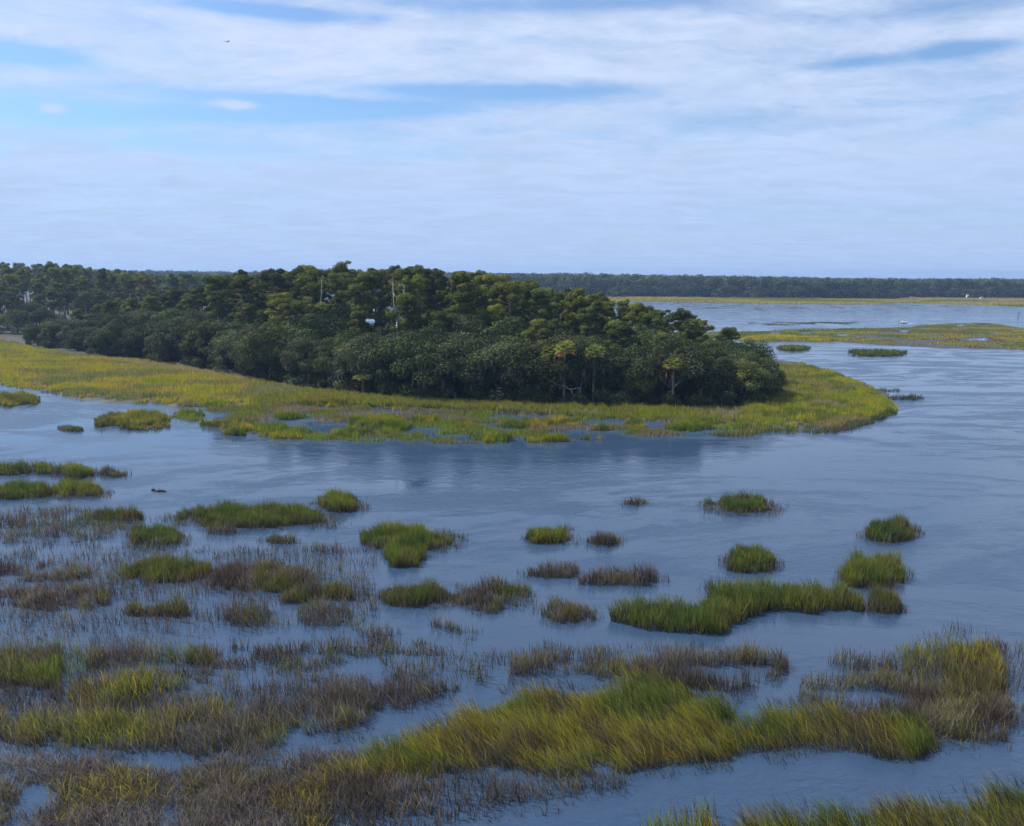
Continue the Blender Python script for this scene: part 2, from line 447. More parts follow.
clump('broad bright green mound joined to the dark clump at the left edge', 49, 478, 104, 498, [(1, GREEN), (4, BRIGHT)], seed=9)
clump('green and brown clump on the right side of the sparse reeds at left', 86, 506, 143, 521, PO, seed=10)
clump('small green mound with brown foot standing left of the long dark green bank', 131, 522, 186, 549, PG, seed=11)
clump('long dark green bank of grass with a ragged left end and round green neighbour', 173, 501, 329, 528, PG, seed=12)
clump('thin brown reeds in front of the middle of the long dark green bank', 205, 521, 242, 535, PRO, seed=42, dens=40)
clump('compact bright green round clump at the right end of the long bank', 318, 487, 362, 512, [(2, GREEN), (4, BRIGHT)], h=1.1, seed=13)
clump('small grey green tuft below the long dark green bank', 264, 528, 298, 545, PO, seed=14, dens=60)
clump('thin sparse tuft right of the grey green tuft', 296, 539, 343, 554, PRO, seed=15, dens=30)
clump('olive green clump whose right end touches a brown clump', 123, 553, 213, 583, [(3, OLIVE), (3, GREEN), (1, BRIGHT)], seed=16)
clump('long brown clump with a green middle touching the olive clump at its left', 203, 557, 318, 593, PRO, seed=17, dens=80)
clump('low olive clump standing alone in blue water at left', 116, 596, 189, 618, [(4, OLIVE), (1, BRIGHT), (1, BROWN)], seed=18, dens=70)
clump('sparse brown clump right of the low olive clump', 221, 598, 274, 627, PRO, seed=19, dens=40)
clump('olive clump standing over a patch of thin brown stems', 271, 577, 356, 604, [(3, OLIVE), (1, GREEN), (2, BROWN)], seed=20, dens=80)
clump('patch of thin brown stems just below an olive clump left of centre', 298, 597, 352, 627, PRO, seed=43, dens=38)
# --- single clumps: middle
clump('bright green clump with a lower left lobe in mid channel', 361, 521, 461, 550, [(3, GREEN), (4, BRIGHT)], h=1.05, seed=21,
      extra=[(*E(382, 534, 426, 568), 1.0, 120, [(3, GREEN), (2, BRIGHT), (1, OLIVE)], 0, True)])
clump('small yellow green clump with a thin tail to its right in mid channel', 521, 523, 570, 544, PB, seed=22,
      extra=[(*E(555, 523, 578, 531), .6, 40, PRO, 0, True)])
clump('small purplish brown clump right of the yellow green clump', 583, 528, 620, 547, PR, seed=23, dens=80)
clump('tiniest brown tuft alone in the open channel', 624, 496, 647, 506, PR, h=.6, seed=24, dens=40)
clump('left half of the dark brown broken strip of reeds in mid channel', 528, 559, 582, 579, PR, seed=25, dens=75)
clump('right half of the dark brown broken strip of reeds in mid channel', 579, 564, 657, 587, PR, seed=26, dens=70)
clump('olive green clump left of a sparser brown one, below the bright lobed clump', 379, 578, 457, 608, PG[:1] + [(3, OLIVE), (1, BROWN)], seed=27, dens=100)
clump('sparse brown and green clump between two olive ones in the middle', 452, 573, 533, 614, PRO, seed=28, dens=55, patchy=.4)
clump('grey green thin clump standing alone above the large yellow bed', 536, 592, 598, 625, [(3, OLIVE), (3, GREY), (1, GREEN)], seed=29, dens=60)
# --- single clumps: right
clump('flat topped green clump nearest the island on the right side of the channel', 707, 492, 778, 514, PG, h=1.0, seed=31)
clump('dark green slanting clump farthest right in the open channel', 866, 516, 915, 543, [(3, DKGREEN), (3, GREEN), (1, OLIVE)], h=1.0, seed=32)
clump('round green clump above the long green bank at right', 725, 539, 775, 574, PG, h=1.15, seed=33)
clump('tall square green clump joined below to a small brownish one at right', 842, 549, 905, 588, [(2, GREEN), (4, BRIGHT), (1, OLIVE)], h=1.3, seed=34)
clump('small brownish green clump directly below the tall square one', 866, 587, 909, 615, PO, h=1.0, seed=35)
bed('grass_clump', 'longest bright green bank with three humps on the right side of the channel',
    [(612, 604), (640, 594), (700, 596), (715, 580), (770, 577), (845, 580), (866, 590)], [(612, 622), (650, 632), (722, 636), (770, 616), (862, 614), (866, 612)],
    1.05, 150, [(4, GREEN), (3, BRIGHT), (1, DKGREEN), (1, OLIVE)], .032, kind='thing', cat='grass clump', group=GW, seed=36, edge=1.1, mixn=.7, spread=.55, lean=(-.15, .05))
clump('thin dark strip of reeds left of the three humped bank top', 703, 577, 732, 590, PRO, seed=37, dens=60)
# --- beyond the point
clump('flat low green bar lying off the far side of the grassy point', 774, 344.5, 811, 351, PB, h=.9, seed=38)
clump('larger flat green bar with a pointed right end in the far channel', 848, 348, 907, 356.5, PG, h=.9, seed=39)
clump('thin broken line of dark reeds off the tip of the grassy point', 884, 393, 925, 400.5, [(2, DKGREEN), (2, BROWN)], h=.8, seed=40, dens=10)
clump('faint upper wisp of reeds off the tip of the grassy point', 872, 387, 902, 392, [(2, DKGREEN), (2, BROWN)], h=.6, seed=41, dens=6)

# --- sparse reed fields, left
SPN = 'sparse_reeds'
def sparse(label, top, bot, dens, palette, patchy=.45, h=.75, **k):
    bed('marsh_grass', label, top, bot, h, dens, palette, .036, seg=2, patchy=patchy, kind='stuff', spread=.6, fringe=.2, edge=.9, **k)
sparse('sparse brown reeds scattered in shallow water at the left edge', [(-30, 500), (60, 502), (140, 508), (150, 512)], [(-30, 545), (60, 545), (140, 536), (150, 534)], 30, PRO, .42, pscale=.6, seed=51)
sparse('thin dead stems dotting the water below the long dark green bank', [(-30, 538), (100, 538), (350, 540), (380, 545)], [(-30, 640), (120, 645), (300, 640), (380, 620)], 17, PR, .36, seed=52)
sparse('brown reed strip above its longer twin at the left edge', [(-30, 556), (60, 556), (92, 560)], [(-30, 582), (60, 582), (92, 580)], 55, PR, .38, seed=53)
sparse('longer brown reed strip below its twin at the left edge', [(-10, 583), (50, 580), (112, 582)], [(-10, 604), (50, 612), (112, 606)], 70, PR + [(1, OLIVE)], .36, seed=54)
sparse('thin brown reeds in a loose band left of centre', [(190, 640), (300, 634), (350, 616), (440, 614), (485, 624)], [(190, 668), (300, 674), (350, 664), (440, 655), (485, 645)], 42, PRO, .43, seed=55)
sparse('scattered dark stems in the blue water above the big yellow bed', [(380, 640), (520, 640), (560, 640)], [(380, 690), (480, 690), (560, 668)], 14, PRO, .47, seed=56)

sparse('thin stems standing in the water between the lower left beds', [(-30, 655), (200, 660), (430, 665)], [(-30, 740), (200, 735), (430, 690)], 30, PR, .36, seed=57)
sparse('thin drowned stems across the bottom left water', [(180, 745), (400, 735), (560, 790)], [(180, 840), (400, 840), (560, 815)], 38, PR, .38, seed=58)
# --- large beds in front
def big(label, top, bot, dens, palette_, h=1.0, lean=(-.35, .12), patchy=0, **k):
    palette = [(q, c * (1.32 if c is not BROWN else 1.15)) for q, c in palette_]
    dens *= 1.2
    kk = dict(w=.026, spread=.5, seg=2, kind='stuff', edge=.8, fringe=.45, mixn=.75); kk.update(k)
    kk['extra'] = [([(a, b - 9) for a, b in top], [(a, b + 13) for a, b in bot], h * .72, 20, PR + [(1, OLIVE)], .43, False)]
    bed('marsh_grass', label, top, bot, h, dens, palette, lean=lean, patchy=patchy, **kk)
big('green marsh grass with a dark ragged foot at the left edge', [(-40, 640), (20, 640), (60, 636), (95, 642)], [(-40, 690), (20, 690), (62, 694), (95, 672)], 110, [(2, GREEN), (2, BRIGHT), (3, OLIVE), (2, BROWN)], lean=(-.1, 0), seed=61)
big('brown reeds running right from the green grass at the left edge', [(88, 640), (140, 636), (215, 648)], [(88, 668), (140, 670), (215, 664)], 75, PRO, lean=(-.1, 0), patchy=.33, seed=62)
big('yellow green tongue of grass with a brown tip, lower left', [(64, 680), (95, 672), (140, 668), (190, 674)], [(64, 708), (95, 714), (140, 706), (190, 688)], 115, [(3, BRIGHT), (2, YEL), (2, OLIVE), (2, BROWN)], lean=(-.12, 0), seed=63)
big('long olive and yellow band of grass crossing the lower left',
    [(-40, 706), (0, 702), (50, 700), (130, 702), (205, 690), (273, 682), (350, 676), (430, 672), (460, 676)],
    [(-40, 748), (0, 745), (50, 750), (130, 756), (205, 760), (273, 750), (350, 730), (430, 702), (460, 690)], 100,
    [(4, BROWN), (4, GREY), (4, OLIVE), (2, YEL), (.6, BRIGHT)], patchy=.33, spread=.7, lean=(-.3,.1), csc=.35, seed=64)
big('wide grey brown bed of dead reeds filling the lower left corner',
    [(-40, 742), (60, 745), (150, 752), (230, 760), (330, 770)], [(-60, 850), (60, 850), (150, 850), (230, 850), (330, 850)], 135,
    [(5, GREY), (4, BROWN), (1, OLIVE), (.4, YEL)], patchy=.33, h=.65, spread=1.3, seed=65, csc=.4)
big('loose brown reeds between the lower left corner and the big yellow bed',
    [(200, 752), (270, 745), (340, 738), (400, 740)], [(200, 800), (270, 800), (340, 800), (400, 795)], 85,
    [(4, GREY), (4, BROWN), (1, OLIVE)], patchy=.36, h=.7, spread=1.2, seed=66)
big('big yellow green bed of grass bent by the wind in the centre foreground',
    [(300, 775), (340, 762), (384, 738), (463, 708), (511, 682), (559, 678), (600, 685), (641, 664), (668, 667), (700, 682), (740, 700)],
    [(300, 798), (340, 790), (384, 782), (463, 778), (511, 778), (559, 780), (600, 778), (641, 772), (668, 768), (700, 764), (740, 760)], 175,
    [(1.5, GREEN), (4, BRIGHT), (7, YEL), (2.5, OLIVE), (.6, BROWN)], w=.027, h=1.05, lean=(-.8, .3), csc=.3, seed=67, spread=.6, patchy=.20, edge=1.3)
big('thin brown reeds fringing the water side of the big yellow bed',
    [(330, 775), (420, 772), (560, 772), (640, 768)], [(330, 820), (420, 815), (560, 800), (640, 784)], 45, PR, h=.8, patchy=.42, spread=.7, seed=68)
big('brown reeds behind the big yellow bed', [(508, 650), (560, 642), (600, 645), (620, 655)], [(508, 676), (560, 680), (600, 682), (620, 676)], 60, PRO + [(1, OLIVE)], patchy=.33, lean=(-.1, 0), seed=69)
big('dark brown reeds running right behind the big yellow bed', [(608, 648), (680, 644), (740, 642), (790, 646)], [(608, 674), (680, 690), (740, 692), (790, 672)], 75, [(4, BROWN), (2, GREY), (1.5, OLIVE)], patchy=.36, lean=(-.1, 0), seed=70)
big('green bed with bright crest in the lower right centre',
    [(700, 735), (729, 718), (776, 698), (817, 693), (862, 700), (913, 707), (942, 715)],
    [(700, 764), (729, 764), (776, 758), (817, 754), (862, 762), (913, 764), (942, 750)], 135,
    [(2.5, GREEN), (3, BRIGHT), (4, YEL), (2, OLIVE), (1, BROWN)], w=.027, h=1.05, lean=(-.6, .25), csc=.3, edge=1.2, seed=71)
big('sparse brown reeds right of the green crest', [(800, 672), (880, 662), (1012, 690), (1014, 700)], [(800, 702), (880, 740), (1004, 748), (1014, 740)], 85, PR + [(2, OLIVE)], patchy=.37, h=.8, spread=.6, lean=(-.1, 0), seed=72)
big('olive and rusty bed of grass at the right edge', [(888, 655), (905, 640), (950, 628), (990, 628), (1008, 645)], [(888, 676), (905, 690), (950, 712), (990, 712), (1008, 690)], 110,
    [(3, OLIVE), (3, BROWN), (2, YEL), (1, BRIGHT)], h=1.0, lean=(-.3, .05), csc=.35, seed=73, edge=1.3, patchy=.2)
big('olive and brown grass joining the green crest to the right edge bed', [(905, 700), (935, 690), (975, 688), (1006, 694)], [(905, 745), (935, 748), (975, 742), (1006, 728)], 95,
    [(3, BROWN), (3, OLIVE), (1, BRIGHT), (1, GREY)], patchy=.3, h=.85, spread=.8, seed=78, edge=1.3)
big('small sparse brown reeds left of the rusty bed', [(826, 652), (860, 648), (896, 654)], [(826, 668), (860, 672), (896, 670)], 45, PR, patchy=.36, h=.8, lean=(0, 0), seed=74)
big('stray reeds in the water beyond the right edge bed', [(990, 640), (1050, 640)], [(990, 740), (1050, 740)], 9, PR, patchy=.42, h=.8, lean=(0, 0), seed=75)
big('yellow green bed of wind bent grass in the lower right corner',
    [(700, 822), (742, 808), (787, 799), (865, 794), (934, 784), (1024, 776), (1080, 772)], [(700, 870), (742, 870), (787, 870), (865, 870), (934, 870), (1024, 870), (1080, 870)], 130,
    [(1.5, GREEN), (4, BRIGHT), (5, YEL), (3, OLIVE), (1, BROWN)], w=.027, h=1.05, edge=1.3, lean=(-.7, .25), csc=.3, seed=76)
big('bright tuft at the bottom edge left of the corner bed', [(640, 815), (668, 804), (712, 806), (722, 815)], [(640, 860), (668, 860), (712, 860), (722, 860)], 90,
    [(4, BRIGHT), (2, YEL), (1, GREEN)], h=1.1, lean=(-.2, .1), patchy=.3, seed=77)

# --- marsh of the island
def marsh(label, top, bot, dens, palette, **k):
    kk = dict(w=.075, seg=1, kind='stuff', onland=True, spread=.25, fringe=.3, edge=.8, csc=.09, stretch=2.2, mixn=.5, hv=.25, h=.9); kk.update(k)
    h = kk.pop('h'); palette = [(q, c * 1.2) for q, c in palette]; bed('marsh_grass', label, top, bot, h, dens, palette, **kk)
marsh('golden green marsh meadow along the left half of the island',
      [(-60, 338), (0, 338), (30, 345), (60, 351), (110, 357), (150, 360), (200, 369), (262, 380)],
      [(-60, 379), (0, 385), (40, 392), (80, 399), (120, 403), (165, 405), (262, 408)], 50,
      [(3, BRIGHT), (4, YEL), (3, OLIVE), (2, TAN), (1, GREEN)], seed=81)
marsh('green marsh strip along the dark wood of the island',
      [(250, 379), (300, 387), (350, 392), (400, 397), (450, 400), (520, 403), (600, 405), (700, 407), (770, 405)],
      [(250, 406), (300, 407), (350, 409), (400, 411), (450, 412), (520, 415), (600, 419), (700, 424), (770, 430)], 62,
      [(2, BRIGHT), (4, OLIVE), (1, YEL), (3, GREEN), (1, TAN)], seed=82)
marsh('pale tan patch of dry grass in the meadow beside the wood',
      [(120, 361), (180, 366), (225, 374), (265, 382)], [(120, 366), (180, 377), (225, 383), (265, 388)], 40, [(4, TAN), (1, GREY), (1, YEL)], seed=90, edge=.9, w=.08)
marsh('patchy grey and brown marsh at the water edge of the island',
      [(170, 399), (250, 400), (350, 403), (450, 406), (600, 411), (740, 420)],
      [(170, 420), (200, 428), (290, 440), (450, 444), (560, 443), (600, 439), (740, 437)], 34,
      [(2, GREY), (1.5, BROWN), (5, OLIVE), (3, GREEN), (1, BRIGHT)], h=.6, patchy=.53, pscale=.15, seed=83)
marsh('yellow green grassy point at the right end of the island',
      [(735, 400), (760, 375), (776, 361), (800, 361), (830, 368), (850, 376), (872, 386), (889, 398), (899, 406)],
      [(735, 436), (765, 430), (800, 432), (835, 431), (870, 422), (889, 413), (899, 410)], 60,
      [(3, BRIGHT), (2, YEL), (3, GREEN), (3, OLIVE), (.7, TAN)], mixn=.3, csc=.13, seed=84)
marsh('dark muddy fringe of reeds around the water side of the grassy point',
      [(690, 430), (745, 429), (765, 424), (800, 427), (835, 425), (862, 418), (885, 409), (897, 401)], [(690, 438), (745, 437), (765, 433), (800, 434.5), (835, 433.5), (870, 425), (892, 416), (904, 411)], 24,
      [(2, BROWN), (4, DKGREEN), (2, OLIVE)], seed=91, edge=1.2, h=.7, patchy=.38, pscale=.3)
INNER = [(199, 397, 229, 408, 1), (177, 407, 205, 419, 1), (273, 409, 306, 421, 1), (258, 423, 311, 439, 1), (222, 417, 254, 436, 0), (198, 417, 228, 427, 0),
         (331, 425, 365, 439, 1), (348, 411, 402, 436, 1), (378, 413, 411, 435, 1), (408, 413, 444, 424, 1), (451, 418, 475, 428, 0), (469, 428, 511, 443, 1),
         (494, 416, 583, 429, 0), (518, 430, 567, 443, 1), (590, 422, 608, 431, 0), (665, 418, 712, 432, 1), (618, 419, 645, 430, 0), (580, 434, 606, 440, 0), (300, 400, 340, 408, 0)]
for i, (a, b, c, d, br) in enumerate(INNER):
    t_, b_ = E(a, b, c, d)
    if i == 0: ex = []; first = (t_, b_, br)
    else: ex.append((t_, b_, 1.05, 55, PB if br else [(3, GREEN), (2, OLIVE), (2, YEL)], 0, True))
marsh('bright green tussocks rising from the dark mud at the water edge of the island', first[0], first[1], 55, PB, h=1.05, ell=True, extra=ex, seed=85, csc=.3)
# --- marsh bar beyond the channel
marsh('olive green marsh bar lying across the channel beyond the point',
      [(700, 331), (755, 328), (800, 327), (880, 327), (935, 322.5), (985, 322), (1024, 327), (1180, 331)],
      [(700, 338), (755, 341), (835, 341.5), (880, 344.5), (940, 347.5), (1024, 349.5), (1180, 350)], 11,
      [(4, OLIVE), (3, GREEN), (2, TAN), (2, BRIGHT), (1.5, YEL), (1.5, RUST * .5 + BROWN * .5)], w=.22, h=.5, csc=.03, stretch=3.5, seed=86, drop=True, patchy=.40, pscale=.06, mixn=.25)
marsh('golden grass along the near edge of the marsh bar',
      [(740, 336), (770, 334), (830, 337), (838, 339)], [(740, 341), (770, 341), (830, 341.5), (838, 341)], 14,
      [(3, YEL), (2, BRIGHT)], w=.2, h=1.0, seed=87)
marsh('dark reed specks in the water along the far side of the marsh bar',
      [(745, 321), (780, 321.5), (862, 321)], [(745, 325.5), (780, 325.5), (862, 324.5)], 3, [(2, DKGREEN), (2, BROWN)], w=.2, h=.35, patchy=.60, pscale=.11, seed=88)
marsh('pale yellow marsh at the foot of the distant treeline',
      [(540, 296), (640, 296), (760, 297.5), (895, 298.5), (905,296.5), (1024, 297.5), (1250, 300)],
      [(540, 301), (640, 301.5), (760, 304), (860, 304.6), (900, 303), (1024, 307), (1250, 310)], 2.0,
      [(3, TAN), (3, YEL), (3, BRIGHT), (2, OLIVE)], w=.5, h=1.1, csc=.012, stretch=2.5, seed=89, patchy=.22, pscale=.03)

# ------------------------------------------------------------------ trees
def leaves(cen, rad, n, size, r, cbase, flat=1.0, shell=.55, var=.35, elong=1.0):
    """n leaf clusters over ellipsoid clumps: cen (m,3), rad (m,3)"""
    m = len(cen); wgt = rad[:, 0] * rad[:, 2]; idx = r.choice(m, n, p=wgt / wgt.sum())
    d = r.normal(size=(n, 3)); d /= np.linalg.norm(d, axis=1)[:, None]
    rr = shell + (1 - shell) * r.random(n) ** .6
    rr *= 1 + .22 * (r.random(n) - .5) * (r.random(n) < .35) * 2
    p = cen[idx] + d * rad[idx] * rr[:, None]
    nrm = d + r.normal(size=(n, 3)) * .6 + np.array([0, 0, .3]); nrm /= np.linalg.norm(nrm, axis=1)[:, None]
    ref = r.normal(size=(n, 3)); a = np.cross(nrm, ref); a /= np.linalg.norm(a, axis=1)[:, None] + 1e-9; b = np.cross(nrm, a)
    s = size * (.6 + .8 * r.random(n))
    a = a * (s * elong)[:, None] * .5; b = b * (s / elong)[:, None] * .5
    sag = nrm * (s * .12)[:, None]
    V = np.stack([p - a - sag, p - b * .8, p + a - sag, p + b * .8], 1).reshape(-1, 3)
    Q = np.arange(n)[:, None] * 4 + np.arange(4)[None]
    cb = cbase * (1 + var * (r.random((m, 1)) - .5) * 2)
    c = cb[idx] * (1 + .25 * (r.random((n, 1)) - .5) * 2) * (1 + .1 * (r.random((n, 3)) - .5))
    return V, Q, np.repeat(c, 4, 0)

def make_pine(seed, H=22.0, low0=.50, n=32):
    r = np.random.default_rng(seed); mbt = MB()
    bend = r.normal(size=2) * .5
    zs = np.linspace(-0.3, H * .96, 9); t = zs / H
    pts = np.stack([bend[0] * np.sin(t * 2.2), bend[1] * np.sin(t * 2.6), zs], 1)
    mbt.tube(pts, .30 * (1 - t * .72), 7)
    low = low0 + .12 * r.random()
    cen, rad = [], []
    for i in range(n):
        f = (i + .5) / n; z = H * (low + (0.97 - low) * f)
        w = 3.5 * math.sqrt(max(.05, 1 - ((f - .50) / .56) ** 2)) * (0.25 + 1.1 * r.random())
        th = i * 2.4 + r.random() * .8
        axis = np.array([np.interp(z, zs, pts[:, 0]), np.interp(z, zs, pts[:, 1]), z])
        c = axis + np.array([math.cos(th) * w * .75, math.sin(th) * w * .75, -.6 + 1.5 * r.random()])
        rr = .45 + .95 * r.random() ** 1.5 + (f > .8) * .15
        cen.append(c); rad.append((rr, rr, rr * .78))
        mbt.tube([axis - np.array([0, 0, .5]), axis * .5 + c * .5 - np.array([0, 0, .25]), c], [.09, .06, .03], 4, cap=False)
    cen.append(pts[-1] + np.array([0, 0, .2])); rad.append((1.0, 1.0, 1.0))
    # a few dead stubs on the bare trunk
    for i in range(4):
        z = H * (.25 + .3 * r.random()); th = r.random() * 6.28
        axis = np.array([np.interp(z, zs, pts[:, 0]), np.interp(z, zs, pts[:, 1]), z])
        mbt.tube([axis, axis + np.array([math.cos(th) * 1.3, math.sin(th) * 1.3, .2])], [.05, .015], 4)
    V, Q, C = leaves(np.array(cen), np.array(rad), 370 * (n + 1), .245, r, np.array([.115, .132, .026]), shell=.45, var=.45, elong=1.3)
    c = MB(); c.add(V, None, Q, C)
    return mbt.build('pine_trunk', True), c.build('pine_crown')

def make_oak(seed, H=10.5, S=6.2, n=17000, base=(.078, .092, .037)):
    r = np.random.default_rng(seed); mbt = MB()
    fk = 1.6 + r.random() * 1.2
    mbt.tube([(0, 0, -.3), (.1, 0, fk * .5), (0, .1, fk)], [.5, .42, .38], 8)
    cen, rad = [], []
    m = 44
    for i in range(m):
        th = i * 2.39996 + r.random() * .5; f = (i + .5) / m
        el = math.asin(min(1, 1 - f * 1.12)) if f < .9 else -.15
        R_ = S * (.50 + .42 * r.random()); hz = H * .5
        c = np.array([math.cos(th) * math.cos(el) * R_, math.sin(th) * math.cos(el) * R_, hz * .82 + math.sin(el) * (H - hz) * (.62 + .34 * r.random()) + r.random() * .6])
        rr = .8 + 1.5 * r.random() ** 1.6; c[2] = max(c[2], rr * .5)
        cen.append(c); rad.append((rr, rr, rr * .72))
    for i in range(6):
        th = i * 1.05 + r.random() * .5; e = np.array([math.cos(th) * S * .55, math.sin(th) * S * .55, H * (.5 + .25 * r.random())])
        mbt.tube([(0, 0, fk - .2), e * np.array([.45, .45, 0]) + np.array([0, 0, fk + 1.2]), e], [.26, .16, .06], 6)
    for i in range(5):   # lower skirts near ground
        th = i * 1.3 + r.random(); rr = 1.2 + .6 * r.random()
        cen.append(np.array([math.cos(th) * S * .7, math.sin(th) * S * .7, .9 + r.random() * .8])); rad.append((rr, rr, rr * .8))
    V, Q, C = leaves(np.array(cen), np.array(rad), n, .25, r, np.array(base), shell=.5, var=.5)
    c = MB(); c.add(V, None, Q, C)
    # hanging moss
    k = 260; pick = r.integers(0, len(cen), k); ca = np.array(cen)[pick]; ra = np.array(rad)[pick]
    th = r.random(k) * 6.28; p = ca + np.stack([np.cos(th) * ra[:, 0] * .9, np.sin(th) * ra[:, 0] * .9, -ra[:, 2] * (.1 + .6 * r.random(k))], 1)
    p[:, 2] = np.maximum(p[:, 2], 1.3); L_ = .6 + .7 * r.random(k); w = .07 + .08 * r.random(k); t2 = r.random(k) * 6.28
    sd = np.stack([np.cos(t2) * w, np.sin(t2) * w, 0 * w], 1); dn = np.stack([.1 * np.cos(th), .1 * np.sin(th), -L_], 1)
    V = np.stack([p - sd, p + sd, p + dn * .6 + sd * 1.2, p + dn, p + dn * .6 - sd * 1.2], 1).reshape(-1, 3)
    T = (np.arange(k)[:, None] * 5 + np.array([[2, 3, 4]])); Qm = (np.arange(k)[:, None] * 5 + np.array([[0, 1, 2, 4]]))
    c.add(V, T, Qm, np.repeat(np.array([.09, .09, .07]) * (.6 + .6 * r.random((k, 1))), 5, 0))
    return mbt.build('oak_trunk', True), c.build('oak_crown')

def make_palm(seed, H=9.0):
    r = np.random.default_rng(seed); mbt = MB()
    zs = np.linspace(-.2, H, 8); t = zs / H; b = r.normal(size=2) * .35
    pts = np.stack([b[0] * t ** 2, b[1] * t ** 2, zs], 1); mbt.tube(pts, .19 - .03 * t, 8)
    top = pts[-1]; c = MB(); dead = MB()
    for i in range(34):
        th = i * 2.4 + r.random() * .4; el = 1.25 - 1.75 * i / 34; L_ = 1.2 + .3 * r.random()
        d = np.array([math.cos(th) * math.cos(el), math.sin(th) * math.cos(el), math.sin(el)])
        hub = top + d * L_ * .75
        tgt = dead if i > 28 else c
        col = np.array([.30, .17, .07]) if i > 28 else np.array([.17, .19, .035]) * (.8 + .4 * r.random())
        tgt.tube([top, hub], [.03, .02], 4, col * .9, cap=False)
        s = np.cross(d, [0, 0, 1.0]); s /= np.linalg.norm(s); u = np.cross(s, d)
        for j in range(11):
            a = (j - 5) / 5 * 1.35; e = d * math.cos(a) + s * math.sin(a); q = np.cross(e, u) * .055
            tip = hub + e * (.95 - .25 * abs(a)) - np.array([0, 0, .32])
            m_ = hub + e * .55
            tgt.add([hub - q * .3, m_ - q, tip, m_ + q], None, [(0, 1, 2, 3)], col)
    return mbt.build('palm_trunk', True), c.build('palm_crown'), dead.build('palm_dead')

def make_shrub(seed):
    r = np.random.default_rng(seed); mbt = MB(); cen, rad = [], []
    for i in range(9):
        th = i * 2.4; q = .9 * math.sqrt(i / 9) * 1.4
        c = np.array([math.cos(th) * q, math.sin(th) * q, .9 + 1.1 * r.random()]); rr = .6 + .4 * r.random()
        cen.append(c); rad.append((rr, rr, rr * .85))
        mbt.tube([(0, 0, -.1), c * np.array([.5, .5, .5]), c], [.06, .04, .02], 4)
    V, Q, C = leaves(np.array(cen), np.array(rad), 1500, .26, r, np.array([.075, .095, .04]), shell=.4)
    c = MB(); c.add(V, None, Q, C); return mbt.build('shrub_stem', True), c.build('shrub_leaves')

PINES = [make_pine(100 + i) for i in range(5)] + [make_pine(110 + i, low0=.36, n=42) for i in range(5)] + [make_pine(120 + i, low0=.50, n=34) for i in range(5)]
OAKS = [make_oak(200 + i, H=10.5, S=5.6 + .25 * i) for i in range(6)]
PALMS = [make_palm(300 + i) for i in range(3)]
SHRUBS = [make_shrub(400 + i) for i in range(3)]

def part(name, me, m, parent, color=None):
    o = ob(name, me, m, parent)
    if color is not None: o.color = (*color, 1)
    return o

def place(kind, x, y, h, rz, color, r, label, group, wid=1.0, full=False):
    z = max(float(land_z(np.array([x]), np.array([y]))[0]) - .05, -.1)
    if kind == 'pine': name, cat, base = 'pine_tree', 'pine tree', 22.0
    elif kind == 'oak': name, cat, base = 'live_oak_tree', 'oak tree', 10.5
    elif kind == 'palm': name, cat, base = 'palm_tree', 'palm tree', 9.6
    else: name, cat, base = 'shrub', 'shrub', 2.4
    root = bpy.data.objects.new(name, None); COL.objects.link(root)
    root.location = (x, y, z); root.rotation_euler = (0, 0, rz); s = h / base
    ws = s ** .6 if kind == 'pine' else s
    root.scale = (ws * wid, ws * wid, s)
    tag(root, label, cat, group)
    i = int(r.integers(0, 1000))
    if kind == 'pine':
        a, b = PINES[i % 5 + 5 * int(full)]; part('trunk', a, M_bark, root); part('crown', b, M_leaf, root, color)
    elif kind == 'oak':
        a, b = OAKS[i % 6]; part('trunk', a, M_oakbark, root); part('crown', b, M_leaf, root, color)
    elif kind == 'palm':
        a, b, c = PALMS[i % 3]; part('trunk', a, M_oakbark, root); part('crown', b, M_leaf, root, color); part('dead_fronds', c, M_leaf, root, (1, 1, 1))
    else:
        a, b = SHRUBS[i % 3]; part('stem', a, M_oakbark, root); part('crown', b, M_leaf, root, color)
    return root

ORD = ['first', 'second', 'third', 'fourth', 'fifth', 'sixth', 'seventh', 'eighth', 'ninth', 'tenth', 'eleventh', 'twelfth', 'thirteenth', 'fourteenth', 'fifteenth', 'sixteenth']
MARKS = [(-400, "the photo's edge"), (30, 'the left tip'), (250, 'the bright gap'), (397, 'the snag'), (565, 'the tall palm'), (683, 'the orange palm')]
ROWN = {}
TREES = []
def queue(kind, px, D, h, row, look_hint='', **k): TREES.append(dict(kind=kind, px=px, D=D, h=h, row=row, hint=look_hint, **k))

r = np.random.default_rng(5)
def frontD(px): return G(px, interp(FRONT, px), .3)[1]
# front rows of oaks, row behind row
gap_lo, gap_hi = 300, 398
for row, (off, sp) in enumerate([(2.5, 6.2), (9, 7.0), (16.5, 7.4), (24, 8.0), (32, 8.6), (41, 9.5), (51, 10.5)]):
    px = 30.0
    while px < 776:
        D = frontD(px) + off + r.normal() * 1.2
        if D < interp(BACKD, px) - 2:
            right_part = px > 520
            if row < 3 or (right_part and row < 6) or (px < 240 and row < 5) or (row < 6 and not (300 < px < 320 or 355 < px < 396)):
                hm = float(zmax(px, interp(SKY, px), D))
                h = (7.0 + 5.2 * r.random() + row * (.25 if right_part or px < 240 else .9)) * (0.85 if px > 690 else 1)
                if px < 100: h *= .8
                h = min(h, hm * (.88 + .1 * r.random()))
                if h > 3.2: queue('oak', px + r.normal() * 3, D, h, ['front', 'second', 'third', 'fourth', 'fifth', 'sixth', 'seventh'][row] + ' oak row')
        px += sp * F / frontD(px) * (.7 + .5 * r.random())
